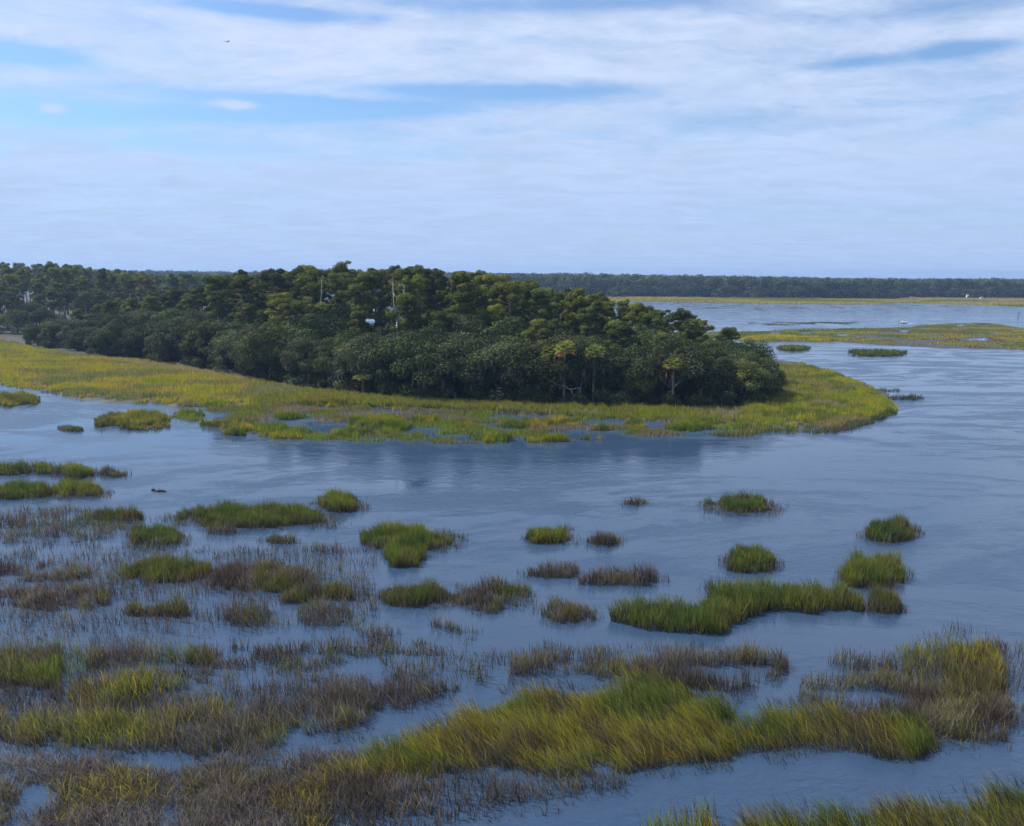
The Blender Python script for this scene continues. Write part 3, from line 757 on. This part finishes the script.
for px, off, h in [(722, 3, 8.5), (738, 4, 8.0), (746, 10, 8.5), (755, 3, 7.2), (762, 9, 7.0), (768, 3.5, 6.2), (775, 5.5, 5.6), (730, 14, 9.0)]:
    D = frontD(px) + off; queue('oak', px, D, min(h, float(zmax(px, interp(SKY, px) + 2, D))), 'point oak row')
# pines behind
for row, off in enumerate([12, 20, 28, 36, 43, 51, 59, 67, 76]):
    px = 60.0 + 9 * (row % 3)
    while px < 770:
        D = frontD(px) + off + r.normal() * 1.8
        lim = interp(BACKD, px)
        thin = (px < 230 and row < 2) or (px > 660 and row < 2) or (px > 700 and r.random() < .5) or px > 752 or (row == 0 and r.random() < .45)
        clear = (308 < px < 316 or 364 < px < 388) and row > 0      # thin stand through which the water behind shows
        if 386 < px < 410 and D < frontD(397) + 24: thin = True
        if D < lim and not thin and not (clear and r.random() < (.85 if row > 3 else .6)):
            hm = float(zmax(px, interp(SKY, px), D))
            h = min(20.5 + 4 * r.random(), hm * (.88 + .12 * r.random()))
            if px < 200: h = min(h, 14 + 5 * r.random())
            if row < 2: h *= .62 + .35 * r.random()
            if h > 9: queue('pine', px + r.normal() * 4, D, h, full=(2 if (352 < px < 392 and r.random() < .7) or (230 < px < 520 and r.random() < .3) else int(r.random() < .5 or px > 540)), row=['first', 'second', 'third', 'fourth', 'fifth', 'sixth', 'seventh', 'eighth', 'ninth'][row] + ' pine row')
        px += 7.4 * F / D * (.7 + .6 * r.random())
# wood beyond the left end
SKYL = [(-60, 261), (0, 263), (45, 262), (70, 265.5), (100, 269.5), (140, 272), (170, 273.5), (262, 275)]
for row, (D0, hh) in enumerate([(272, 9), (288, 15), (306, 20), (328, 22), (355, 23), (390, 23), (440, 24), (500, 24)]):
    px = -70.0 + 6 * (row % 2)
    lim = [60, 75, 150, 190, 225, 250, 255, 255][row]
    while px < lim:
        D = D0 + max(0, px) * .10 + r.normal() * 4
        hm = float(zmax(px, interp(SKYL, px), D))
        h = min(hh * (.9 + .25 * r.random()), hm * (.90 + .11 * r.random()))
        kind = 'oak' if row < 1 or (row < 5 and r.random() < .3) else 'pine'
        if kind == 'oak': h = min(h, 9 + row * 1.8)
        queue(kind, px + r.normal() * 2, D, h, ['front', 'second', 'third', 'fourth', 'fifth', 'sixth', 'seventh', 'rearmost'][row] + ' row of far left wood', far=True, full=r.random() < .8)
        px += (8.5 if row < 4 else 10.5) * F / D * (.8 + .4 * r.random())
# shrubs along the wood's foot
px = 40.0
while px < 785:
    queue('shrub', px, float(frontD(min(px, 776))) - 2.2 + r.normal() * .9 - (2 if px > 770 else 0), 1.6 + 1.3 * r.random(), 'shrub line at the foot of the wood')
    px += 15 + 24 * r.random()

def look(t):
    c = t['tint']; k = t['kind']
    tone = ('yellowish green' if c[0] > 1.25 else 'greyish' if c[2] > 1.15 else 'dark green' if c[1] < .9 else 'mid green')
    if k == 'pine': s = 'tall' if t['h'] > 21.5 else 'short' if t['h'] < 15 else 'slender'
    elif k == 'oak': s = 'broad' if t['h'] > 10.5 else 'low' if t['h'] < 7.5 else 'rounded'
    else: s = 'small' if t['h'] < 2.2 else 'bushy'
    return f"{s} {tone} {dict(pine='pine', oak='live oak', shrub='shrub')[k]}"
for t in TREES:
    v = r.random()
    if t['kind'] == 'pine':
        b = .80 + .45 * r.random(); t['tint'] = (b * 1.22, b * 1.15, b * .85) if v < .18 else (b * 1.02, b, b * .9) if v < .7 else (b * .8, b * .88, b)
    elif t['kind'] == 'oak':
        b = .58 + .62 * r.random(); t['tint'] = (b * 1.25, b * 1.22, b * .8) if v < .12 else (b * 1.02, b * 1.0, b * 1.1) if v < .42 else (b * .85, b * 1.05, b * .8) if v < .6 else (b, b, b)
    else:
        b = .7 + .5 * r.random(); t['tint'] = (b * 1.15, b * 1.1, b * .8) if v < .25 else (b, b, b)
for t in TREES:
    if t.get('far'): t['tint'] = tuple(q * 1.22 for q in t['tint'])  # crown colours of the far left wood lightened to stand in for haze
byrow = {}
for t in TREES: byrow.setdefault(t['row'], []).append(t)
for row, ts in byrow.items():
    ts.sort(key=lambda t: t['px']); cnt = {}
    for t in ts:
        mk = [m for m in MARKS if m[0] <= t['px']] or [MARKS[0]]
        mk = mk[-1][1]
        if t.get('far'): mk = MARKS[0][1]
        cnt[mk] = cnt.get(mk, 0) + 1
        n = cnt[mk]; o_ = ORD[n - 1] if n <= len(ORD) else str(n) + ('st' if n % 10 == 1 else 'nd' if n % 10 == 2 else 'rd' if n % 10 == 3 else 'th')
        rw = {'shrub line at the foot of the wood': "the wood's foot"}.get(row, row)
        t['label'] = f"{look(t)} in {rw}, {o_} right of {mk}".replace("right of the photo's edge", 'from the left') if row[0] != 's' or 'row' in row else f"{look(t)} at {rw}, {o_} right of {mk}"
for t in TREES:
    x, y = AT(t['px'], t['D'])
    grp = {'pine': 'pines of the island wood', 'oak': 'live oaks of the island wood', 'shrub': 'shrubs at the foot of the wood'}[t['kind']]
    if t.get('far'): grp = 'trees of the wood beyond the left end'
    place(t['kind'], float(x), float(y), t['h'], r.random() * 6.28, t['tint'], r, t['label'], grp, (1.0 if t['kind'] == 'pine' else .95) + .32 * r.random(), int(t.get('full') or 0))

# palms
for px, yt, off, col, lab in [(566, 348, 2.0, (1.15, 1.15, 1.0), 'tallest cabbage palm with yellow fronds at the edge of the wood'),
                              (552, 352, 4.5, (.95, 1.0, .9), 'cabbage palm leaning out of the oaks left of the tallest palm'),
                              (596, 353, 3.0, (.9, 1.05, .9), 'green cabbage palm right of the tallest palm'),
                              (678, 364, 1.0, (1.0, 1.1, .9), 'cabbage palm with a skirt of orange dead fronds'),
                              (748, 374, 4.5, (1.5, 1.6, 1.6), 'pale cabbage palm near the right tip of the wood'),
                              (360, 378, .5, (.9, 1.0, 1.0), 'low palm half hidden under the oaks left of the snag')]:
    D = float(frontD(px)) + off - 5.0; x, y = AT(px, D); h = float(zmax(px, yt, D))
    place('palm', float(x), float(y), h, px * .7, col, r, lab, 'cabbage palms at the edge of the wood', 1.1 * 9.6 / h if h < 9.6 else 1.1)

# dead trees
def snag(px, yb, yt, D, label, forks, rad=.28, seed=0):
    rr = np.random.default_rng(seed); x, y = AT(px, D); h = float(zmax(px, yt, D)); m_ = MB(); b_ = []
    root = bpy.data.objects.new('dead_tree', None); COL.objects.link(root)
    root.location = (float(x), float(y), max(float(land_z(np.array([x]), np.array([y]))[0]), 0) - .2)
    tag(root, label, 'dead tree')
    zz = np.linspace(0, h * .62, 6); m_.tube(np.stack([.15 * np.sin(zz * .4), 0 * zz, zz], 1), np.linspace(rad, rad * .65, 6), 7)
    part('trunk', m_.build('trunk', True), M_dead, root)
    top = np.array([.15 * math.sin(h * .62 * .4), 0, h * .62])
    for dx, dz in forks:
        q = MB(); e = np.array([dx, rr.normal() * .4, h * dz]); md = top * .5 + e * .5 + np.array([dx * .22, 0, -.2])
        q.tube([top - np.array([0, 0, .3]), md, e], [rad * .6, rad * .42, .05], 6)
        for _ in range(9):
            f_ = rr.random(); s = md * (1 - f_) + e * f_; g = s + rr.normal(size=3) * .6 + np.array([0, 0, .5]); q.tube([s, g, g + rr.normal(size=3) * .4], [.05, .03, .01], 4)
        part('limb', q.build('limb', True), M_dead, root)
snag(397, 0, 284, float(frontD(397)) + 13, 'tall bleached dead tree forking in two above the oaks', [(-.9, 1.0), (1.5, .97), (1.9, .8)], .30, 1)
snag(318, 0, 280, float(frontD(318)) + 24, 'thin pale dead trunk standing left of the gap among the pines', [(.8, 1.0)], .2, 2)
# fallen limb at the foot
px0, D0 = 571, float(frontD(571)) - 2.5; x0_, y0_ = AT(px0, D0)
fb = MB()
fb.tube([(0, 0, -.1), (.8, 0, 2.0), (.3, -.3, 3.0), (-2.2, -.3, 3.9), (-4.6, 0, 5.2)], [.13, .12, .10, .07, .02], 6)
for _ in range(12):
    f_ = r.random(); s_ = np.array([.3, -.3, 3.0]) * (1 - f_) + np.array([-4.4, 0, 5.1]) * f_; g_ = s_ + r.normal(size=3) * .5
    fb.tube([s_, g_, g_ + r.normal(size=3) * .35], [.04, .025, .01], 4)
fb.tube([(.8, 0, 2.0), (1.9, -.2, 2.6), (2.1, 0, 4.2)], [.08, .06, .02], 5)
fb.tube([(.3, -.3, 3.0), (1.4, .2, 3.2), (1.9, .1, 3.1)], [.1, .07, .03], 5)
fb.tube([(-2.2, -.3, 3.9), (-2.9, .2, 3.3), (-3.2, .1, 2.6)], [.08, .05, .02], 5)
fo = ob('fallen_branch', fb.build('fallen_branch', True), M_dead); fo.location = (float(x0_), float(y0_), .1)
tag(fo, 'grey bleached dead branch slanting over the marsh edge below the palms', 'dead branch')

# distant wood: one mass
def distant_wood():
    rr = np.random.default_rng(77); protos = []
    for i in range(6):
        m = 7; cen, rad = [], []
        for j in range(m):
            th = j * 2.4; q = 3.2 * math.sqrt(j / m)
            cen.append((math.cos(th) * q, math.sin(th) * q, (13 + 3 * rr.random() if j < 3 else 8 + 4 * rr.random()))); k = 2.0 + 1.3 * rr.random(); rad.append((k, k, k * .85))
        for j in range(4):
            cen.append((math.cos(j * 1.6) * 2.4, math.sin(j * 1.6) * 2.4, 3.5 + 2 * rr.random())); rad.append((2.4, 2.4, 2.8))
        protos.append(leaves(np.array(cen), np.array(rad), 520, 1.15, rr, np.array([.066, .088, .036]), shell=.7, var=.5))
    V, Q, C = [], [], []; n0 = 0
    hv_ = lambda p, k: float(fbm(np.array([p * .035 + k * 3.3]), np.array([k * 1.7]), 3)[0])
    T_ = [(-200, 262), (170, 270.5), (250, 271.5), (480, 272), (510, 273), (545, 271.5), (575, 272), (600, 274), (700, 275), (850, 278), (1024, 279), (1300, 281)]
    for row in range(15):
        px = -120.0
        while px < 1180:
            Dn = float(G(px, interp([(480, 297), (700, 298), (895, 300), (905, 298.2), (1024, 298.8), (1200, 301)], px), 0)[1]) if px > 470 else 900.0
            if 470 < px < 560: Dn = max(Dn, 800)
            D = Dn + 6 + row * 26 + row ** 2 * 3.0 + rr.normal() * 5
            hm = float(zmax(px, interp(T_, px), D))
            h = min(17 + 6 * rr.random() + (row > 5) * 2, hm * (.84 + .20 * rr.random())) * (.88 + .26 * hv_(px, row))
            if row < 1: h *= .32 + .35 * rr.random()
            elif row < 3: h *= .8 + .2 * rr.random()
            v, q, c = protos[int(rr.integers(0, 6))]
            s = h / 17.5; a = rr.random() * 6.28; ca, sa = math.cos(a), math.sin(a); wd = (.9 + .5 * rr.random()) * (1.25 if row < 1 else max(s, .7))
            x, y = AT(px, D)
            vv = np.stack([(v[:, 0] * ca - v[:, 1] * sa) * wd + x, (v[:, 0] * sa + v[:, 1] * ca) * wd + y, v[:, 2] * s], 1)
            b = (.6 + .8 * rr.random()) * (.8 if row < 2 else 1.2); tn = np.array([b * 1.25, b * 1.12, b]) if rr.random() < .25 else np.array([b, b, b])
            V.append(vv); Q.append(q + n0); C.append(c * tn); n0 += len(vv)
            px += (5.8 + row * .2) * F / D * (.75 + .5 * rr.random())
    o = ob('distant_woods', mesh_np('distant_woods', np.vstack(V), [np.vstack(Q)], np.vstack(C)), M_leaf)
    tag(o, 'long dark blue green treeline along the far shore at the horizon', 'woods', kind='stuff')
distant_wood()

# ------------------------------------------------------------------ small things
# motor boat far off
bx, by = G(903, 323.2)[:2]
boat = bpy.data.objects.new('motor_boat', None); COL.objects.link(boat); boat.location = (float(bx), float(by), 0); boat.rotation_euler = (0, 0, R(12)); boat.scale = (.85, .85, .85)
tag(boat, 'small white motor boat on the far water behind the marsh bar', 'boat')
hull = MB(); prof = []
for xx, w_, kz, top in [(-2.4, .85, -.15, .55), (-1.2, .95, -.2, .58), (.2, .95, -.2, .64), (1.4, .7, -.12, .74), (2.2, .32, .1, .85), (2.6, .03, .5, .92)]:
    prof.append([(xx, -w_, top), (xx, -w_ * .8, .05), (xx, 0, kz), (xx, w_ * .8, .05), (xx, w_, top), (xx, w_ * .85, top - .03), (xx, 0, .25), (xx, -w_ * .85, top - .03)])
Vh = np.array(prof).reshape(-1, 3); Qh = [(i * 8 + j, i * 8 + (j + 1) % 8, (i + 1) * 8 + (j + 1) % 8, (i + 1) * 8 + j) for i in range(5) for j in range(8)]
hull.add(Vh, [(0, 1, 2), (0, 2, 7), (7, 2, 6), (6, 2, 5), (5, 2, 4), (4, 2, 3)], Qh); part('hull', hull.build('hull'), M_white, boat)
q = MB(); q.box((0, 0, .85), (.7, .7, 1.0), top=.85); part('console', q.build('console'), M_white, boat)
q = MB(); q.box((-2.6, 0, .5), (.35, .35, .75), top=.8); q.tube([(-2.65, 0, .2), (-2.65, 0, -.4)], .07, 6); part('outboard_motor', q.build('motor'), M_dark, boat)
q = MB(); q.box((.36, 0, 1.5), (.05, .66, .4)); part('windscreen', q.build('screen'), M_dark, boat)
# channel marker
gx, gy = G(1018, 318.5)[:2]
mk_ = bpy.data.objects.new('channel_marker', None); COL.objects.link(mk_); mk_.location = (float(gx), float(gy), 0)
tag(mk_, 'lone dark channel marker post standing in the far water at right', 'marker post')
q = MB(); q.tube([(0, 0, -.8), (.05, 0, 3.6)], [.13, .11], 8); part('post', q.build('post', True), M_drift, mk_)
q = MB(); q.box((.05, -.22, 3.1), (.5, .05, .5)); part('board', q.build('board'), M_drift, mk_)
# houses at the far shore
def house(px, py, w, d, h, rz, label, wallm, roofm):
    x, y = G(px, py, .2)[:2]; o = bpy.data.objects.new('house', None); COL.objects.link(o); o.location = (float(x), float(y), .1); o.rotation_euler = (0, 0, rz)
    tag(o, label, 'house')
    q = MB(); q.box((0, 0, h / 2), (w, d, h))
    q.add([(-w / 2, -d / 2, h), (-w / 2, d / 2, h), (-w / 2, 0, h + d * .35), (w / 2, -d / 2, h), (w / 2, d / 2, h), (w / 2, 0, h + d * .35)], [(0, 1, 2), (3, 5, 4)])
    part('wall', q.build('wall'), wallm, o)
    q = MB(); e = .4
    q.add([(-w / 2 - e, -d / 2 - e, h - .1), (w / 2 + e, -d / 2 - e, h - .1), (w / 2 + e, 0, h + d * .36 + .1), (-w / 2 - e, 0, h + d * .36 + .1), (-w / 2 - e, d / 2 + e, h - .1), (w / 2 + e, d / 2 + e, h - .1)],
          None, [(0, 1, 2, 3), (3, 2, 5, 4)])
    part('roof', q.build('roof'), roofm, o)
    q = MB(); q.box((0, -d / 2 - .03, 1.0), (.9, .06, 2.0)); part('door', q.build('door'), M_dark, o)
    for sx in (-1, 1):
        q = MB(); q.box((sx * w * .32, -d / 2 - .03, h * .6), (w * .16, .06, 1.1)); part('window', q.build('window'), M_dark, o)
house(981, 299.2, 2.4, 2.4, 1.5, R(10), 'small white house at the foot of the far treeline', M_white, M_roof)
house(967, 298.8, 1.8, 2, 3.6, R(-8), 'narrow pale house half hidden in the far trees', M_white, M_roof)
house(912, 299.2, 6, 3, 1.2, R(4), 'low reddish shed beside the far trees', M_red, M_red)
# driftwood
for px, py, L_, lab in [(161, 491.5, 1.2, 'larger dark piece of driftwood afloat in the open water at left'), (153.5, 490.5, .45, 'smaller dark piece of driftwood left of the larger one')]:
    x, y = G(px, py)[:2]; q = MB()
    q.tube([(-L_ / 2, 0, .04), (-L_ * .1, .06, .12), (L_ * .25, 0, .09), (L_ / 2, -.08, .0)], [.05, .13, .10, .03], 7)
    q.tube([(-L_ * .1, .06, .12), (-L_ * .25, .05, .34)], [.05, .02], 5)
    o = ob('driftwood', q.build('driftwood', True), M_drift); o.location = (float(x), float(y), 0); tag(o, lab, 'driftwood')
# bird
d_ = ray(227.5, 41.8); P_ = C0 + d_ * (150 / d_[1])
q = MB(); q.tube([(-.32, 0, 0), (-.15, 0, .02), (.05, 0, .03), (.25, 0, .03), (.36, 0, .02)], [.02, .07, .09, .06, .015], 7)
for s in (-1, 1):
    a = np.array([(.16, s * .05, .05), (-.08, s * .05, .05), (-.06, s * .38, .17), (.13, s * .36, .18), (-.12, s * .78, .08), (-.02, s * .76, .09)])
    q.add(np.vstack([a, a + np.array([0, 0, -.015])]), None, [(0, 1, 2, 3), (3, 2, 4, 5), (6, 9, 8, 7), (9, 11, 10, 8)])
o = ob('bird', q.build('bird', True), M_bird); o.location = tuple(P_); o.rotation_euler = (0, 0, R(70)); tag(o, 'lone small bird gliding high in the sky', 'bird')

# ------------------------------------------------------------------ haze
hz = MB(); hz.box((200, 1700, 22), (7600, 4400, 46))
m, nt, N, L = mat('haze_air'); out = N('ShaderNodeOutputMaterial'); v = N('ShaderNodeVolumePrincipled')
v.inputs['Color'].default_value = (.40, .62, 1.0, 1); v.inputs['Density'].default_value = 0.00017; v.inputs['Anisotropy'].default_value = 0.2
L(v.outputs[0], out.inputs['Volume'])
tag(ob('haze', hz.build('haze'), m), 'thin blue haze over the marsh', 'haze', kind='stuff')

# ------------------------------------------------------------------ light
SUN_EL, SUN_AZ = R(50), R(-72)       # azimuth from +Y towards +X
sd = Vector((math.sin(SUN_AZ) * math.cos(SUN_EL), math.cos(SUN_AZ) * math.cos(SUN_EL), math.sin(SUN_EL)))
sl = bpy.data.lights.new('sun', 'SUN'); sl.energy = 5.0; sl.angle = R(0.6); sl.color = (1, .95, .86)
so = bpy.data.objects.new('sun', sl); COL.objects.link(so); so.rotation_euler = (-sd).to_track_quat('-Z', 'Y').to_euler(); so.location = (0, 0, 60)

world = bpy.data.worlds.new('World'); scene.world = world; world.use_nodes = True
nt = world.node_tree; nt.nodes.clear(); N = nt.nodes.new; L = nt.links.new
wo = N('ShaderNodeOutputWorld'); bg = N('ShaderNodeBackground'); bg.inputs['Strength'].default_value = 0.15
sky = N('ShaderNodeTexSky'); sky.sky_type = 'NISHITA'; sky.sun_disc = False; sky.sun_elevation = SUN_EL; sky.sun_rotation = SUN_AZ
sky.altitude = 20; sky.air_density = 1.1; sky.dust_density = .6; sky.ozone_density = 1.2
tc = N('ShaderNodeTexCoord'); sep = N('ShaderNodeSeparateXYZ'); L(tc.outputs['Generated'], sep.inputs[0])
def mth(op, a, b=None, c=None):
    n = N('ShaderNodeMath'); n.operation = op
    for i, q in enumerate((a, b, c)):
        if q is None: continue
        if isinstance(q, (int, float)): n.inputs[i].default_value = q
        else: L(q, n.inputs[i])
    return n.outputs[0]
def mr(v, a, b, c, d):
    n = N('ShaderNodeMapRange'); n.interpolation_type = 'SMOOTHSTEP'
    for i, q in enumerate((a, b, c, d)): n.inputs[i + 1].default_value = q
    L(v, n.inputs[0]); return n.outputs[0]
X, Y, Z = sep.outputs
az = mth('ARCTAN2', X, Y); el = mth('ARCSINE', Z)
zz = mth('ADD', mth('MAXIMUM', Z, 0.0), .10)
cv = N('ShaderNodeCombineXYZ'); L(mth('DIVIDE', X, zz), cv.inputs[0]); L(mth('DIVIDE', Y, zz), cv.inputs[1])
def cn(scale, stretch, rot, detail, dist, loc=(0, 0, 0), rough=.55):
    mp = N('ShaderNodeMapping'); mp.inputs['Scale'].default_value = stretch; mp.inputs['Rotation'].default_value[2] = rot; mp.inputs['Location'].default_value = loc
    L(cv.outputs[0], mp.inputs[0]); n = N('ShaderNodeTexNoise'); n.inputs['Scale'].default_value = scale; n.inputs['Detail'].default_value = detail
    n.inputs['Distortion'].default_value = dist; n.inputs['Roughness'].default_value = rough; L(mp.outputs[0], n.inputs['Vector']); return n.outputs[0]
n1 = cn(.55, (.55, 1.0, 1), R(8), 7, .9, (3, 1, 0)); n2 = cn(1.9, (.8, 1.35, 1), R(-6), 7, 1.2, (7, 2, 0), .62)
n3 = cn(5.5, (.9, 1.25, 1), R(14), 8, .8, (2, 5, 0), .68)
dens = mth('ADD', mth('ADD', mth('MULTIPLY', n1, .46), mth('MULTIPLY', n2, .30)), mth('MULTIPLY', n3, .24))
# open blue stretches of this sky, by compass direction and height
def hole(px, py, sx, sy, amt, slope=0.0):
    d = ray(px, py); a0 = math.atan2(d[0], d[1]); e0 = math.asin(d[2] / np.linalg.norm(d))
    da = mth('SUBTRACT', az, a0); de = mth('SUBTRACT', mth('SUBTRACT', el, e0), mth('MULTIPLY', da, slope))
    q = mth('ADD', mth('POWER', mth('ABSOLUTE', mth('DIVIDE', da, sx / F)), 2.0), mth('POWER', mth('ABSOLUTE', mth('DIVIDE', de, sy / F)), 2.0))
    return mth('MULTIPLY', mth('EXPONENT', mth('MULTIPLY', q, -1.0)), amt)
holes = None
for h_ in [(60, 112, 100, 13, .22), (330, 112, 150, 9, .30, .06), (250, 98, 120, 6, .20), (460, 92, 100, 7, .30), (20, 53, 50, 8, .30), (280, 12, 90, 6, .26), (965, 49, 36, 6, .22), (52, 109, 13, 5, -.34), (236, 105, 24, 5, -.30), (860, 62, 40, 5, .2),
           (200, 148, 90, 6, .14), (585, 90, 70, 8, .14), (720, 122, 90, 12, .12), (550, 5, 200, 7, .14), (960, 5, 80, 8, .14)]:
    g = hole(*h_); holes = g if holes is None else mth('ADD', holes, g)
low = mr(el, 0.0, .22, .10, 0.0)      # thicker veil near the horizon
cov = mth('ADD', mth('SUBTRACT', dens, mth('MULTIPLY', holes, 1.15)), low)
cov = mth('SUBTRACT', cov, mr(el, .36, .9, 0.0, .27))
mask = mr(cov, .26, .62, .12, .94)
# cloud brightness grows with height; the veil over the horizon is bluer
cr = N('ShaderNodeValToRGB'); L(mr(el, 0.0, .33, 0, 1), cr.inputs[0])
cr.color_ramp.elements[0].color = (2.2, 2.95, 4.5, 1); cr.color_ramp.elements[1].color = (3.5, 3.98, 4.95, 1)
tex2 = cn(3.0, (.8, 1.3, 1), R(5), 8, .8, (1, 9, 0), .65)
cb = N('ShaderNodeMix'); cb.data_type = 'RGBA'; cb.blend_type = 'MULTIPLY'; cb.inputs[0].default_value = 1
sc_ = N('ShaderNodeCombineXYZ'); vv = mr(tex2, .3, .7, .94, 1.06)
for i in range(3): L(vv, sc_.inputs[i])
L(cr.outputs[0], cb.inputs[6]); L(sc_.outputs[0], cb.inputs[7])
mx = N('ShaderNodeMix'); mx.data_type = 'RGBA'; L(mask, mx.inputs[0])
st = N('ShaderNodeMix'); st.data_type = 'RGBA'; st.blend_type = 'MULTIPLY'; st.inputs[0].default_value = 1; st.inputs[7].default_value = (.40, .56, .74, 1)
L(sky.outputs[0], st.inputs[6]); L(st.outputs[2], mx.inputs[6]); L(cb.outputs[2], mx.inputs[7])
L(mx.outputs[2], bg.inputs[0]); L(bg.outputs[0], wo.inputs[0])

# ------------------------------------------------------------------ render
scene.view_settings.view_transform = 'Standard'; scene.view_settings.look = 'None'
scene.view_settings.exposure = 0.45; scene.view_settings.gamma = 1.0; scene.view_settings.use_curve_mapping = False
cy = scene.cycles
cy.max_bounces = 5; cy.diffuse_bounces = 2; cy.glossy_bounces = 2; cy.transmission_bounces = 3; cy.transparent_max_bounces = 6; cy.volume_bounces = 0
cy.use_denoising = True
try: cy.denoising_input_passes = 'RGB_ALBEDO_NORMAL'; cy.denoising_prefilter = 'ACCURATE'
except Exception: pass
try: cy.denoiser = 'OPENIMAGEDENOISE'
except Exception: pass
cy.sample_clamp_indirect = 4
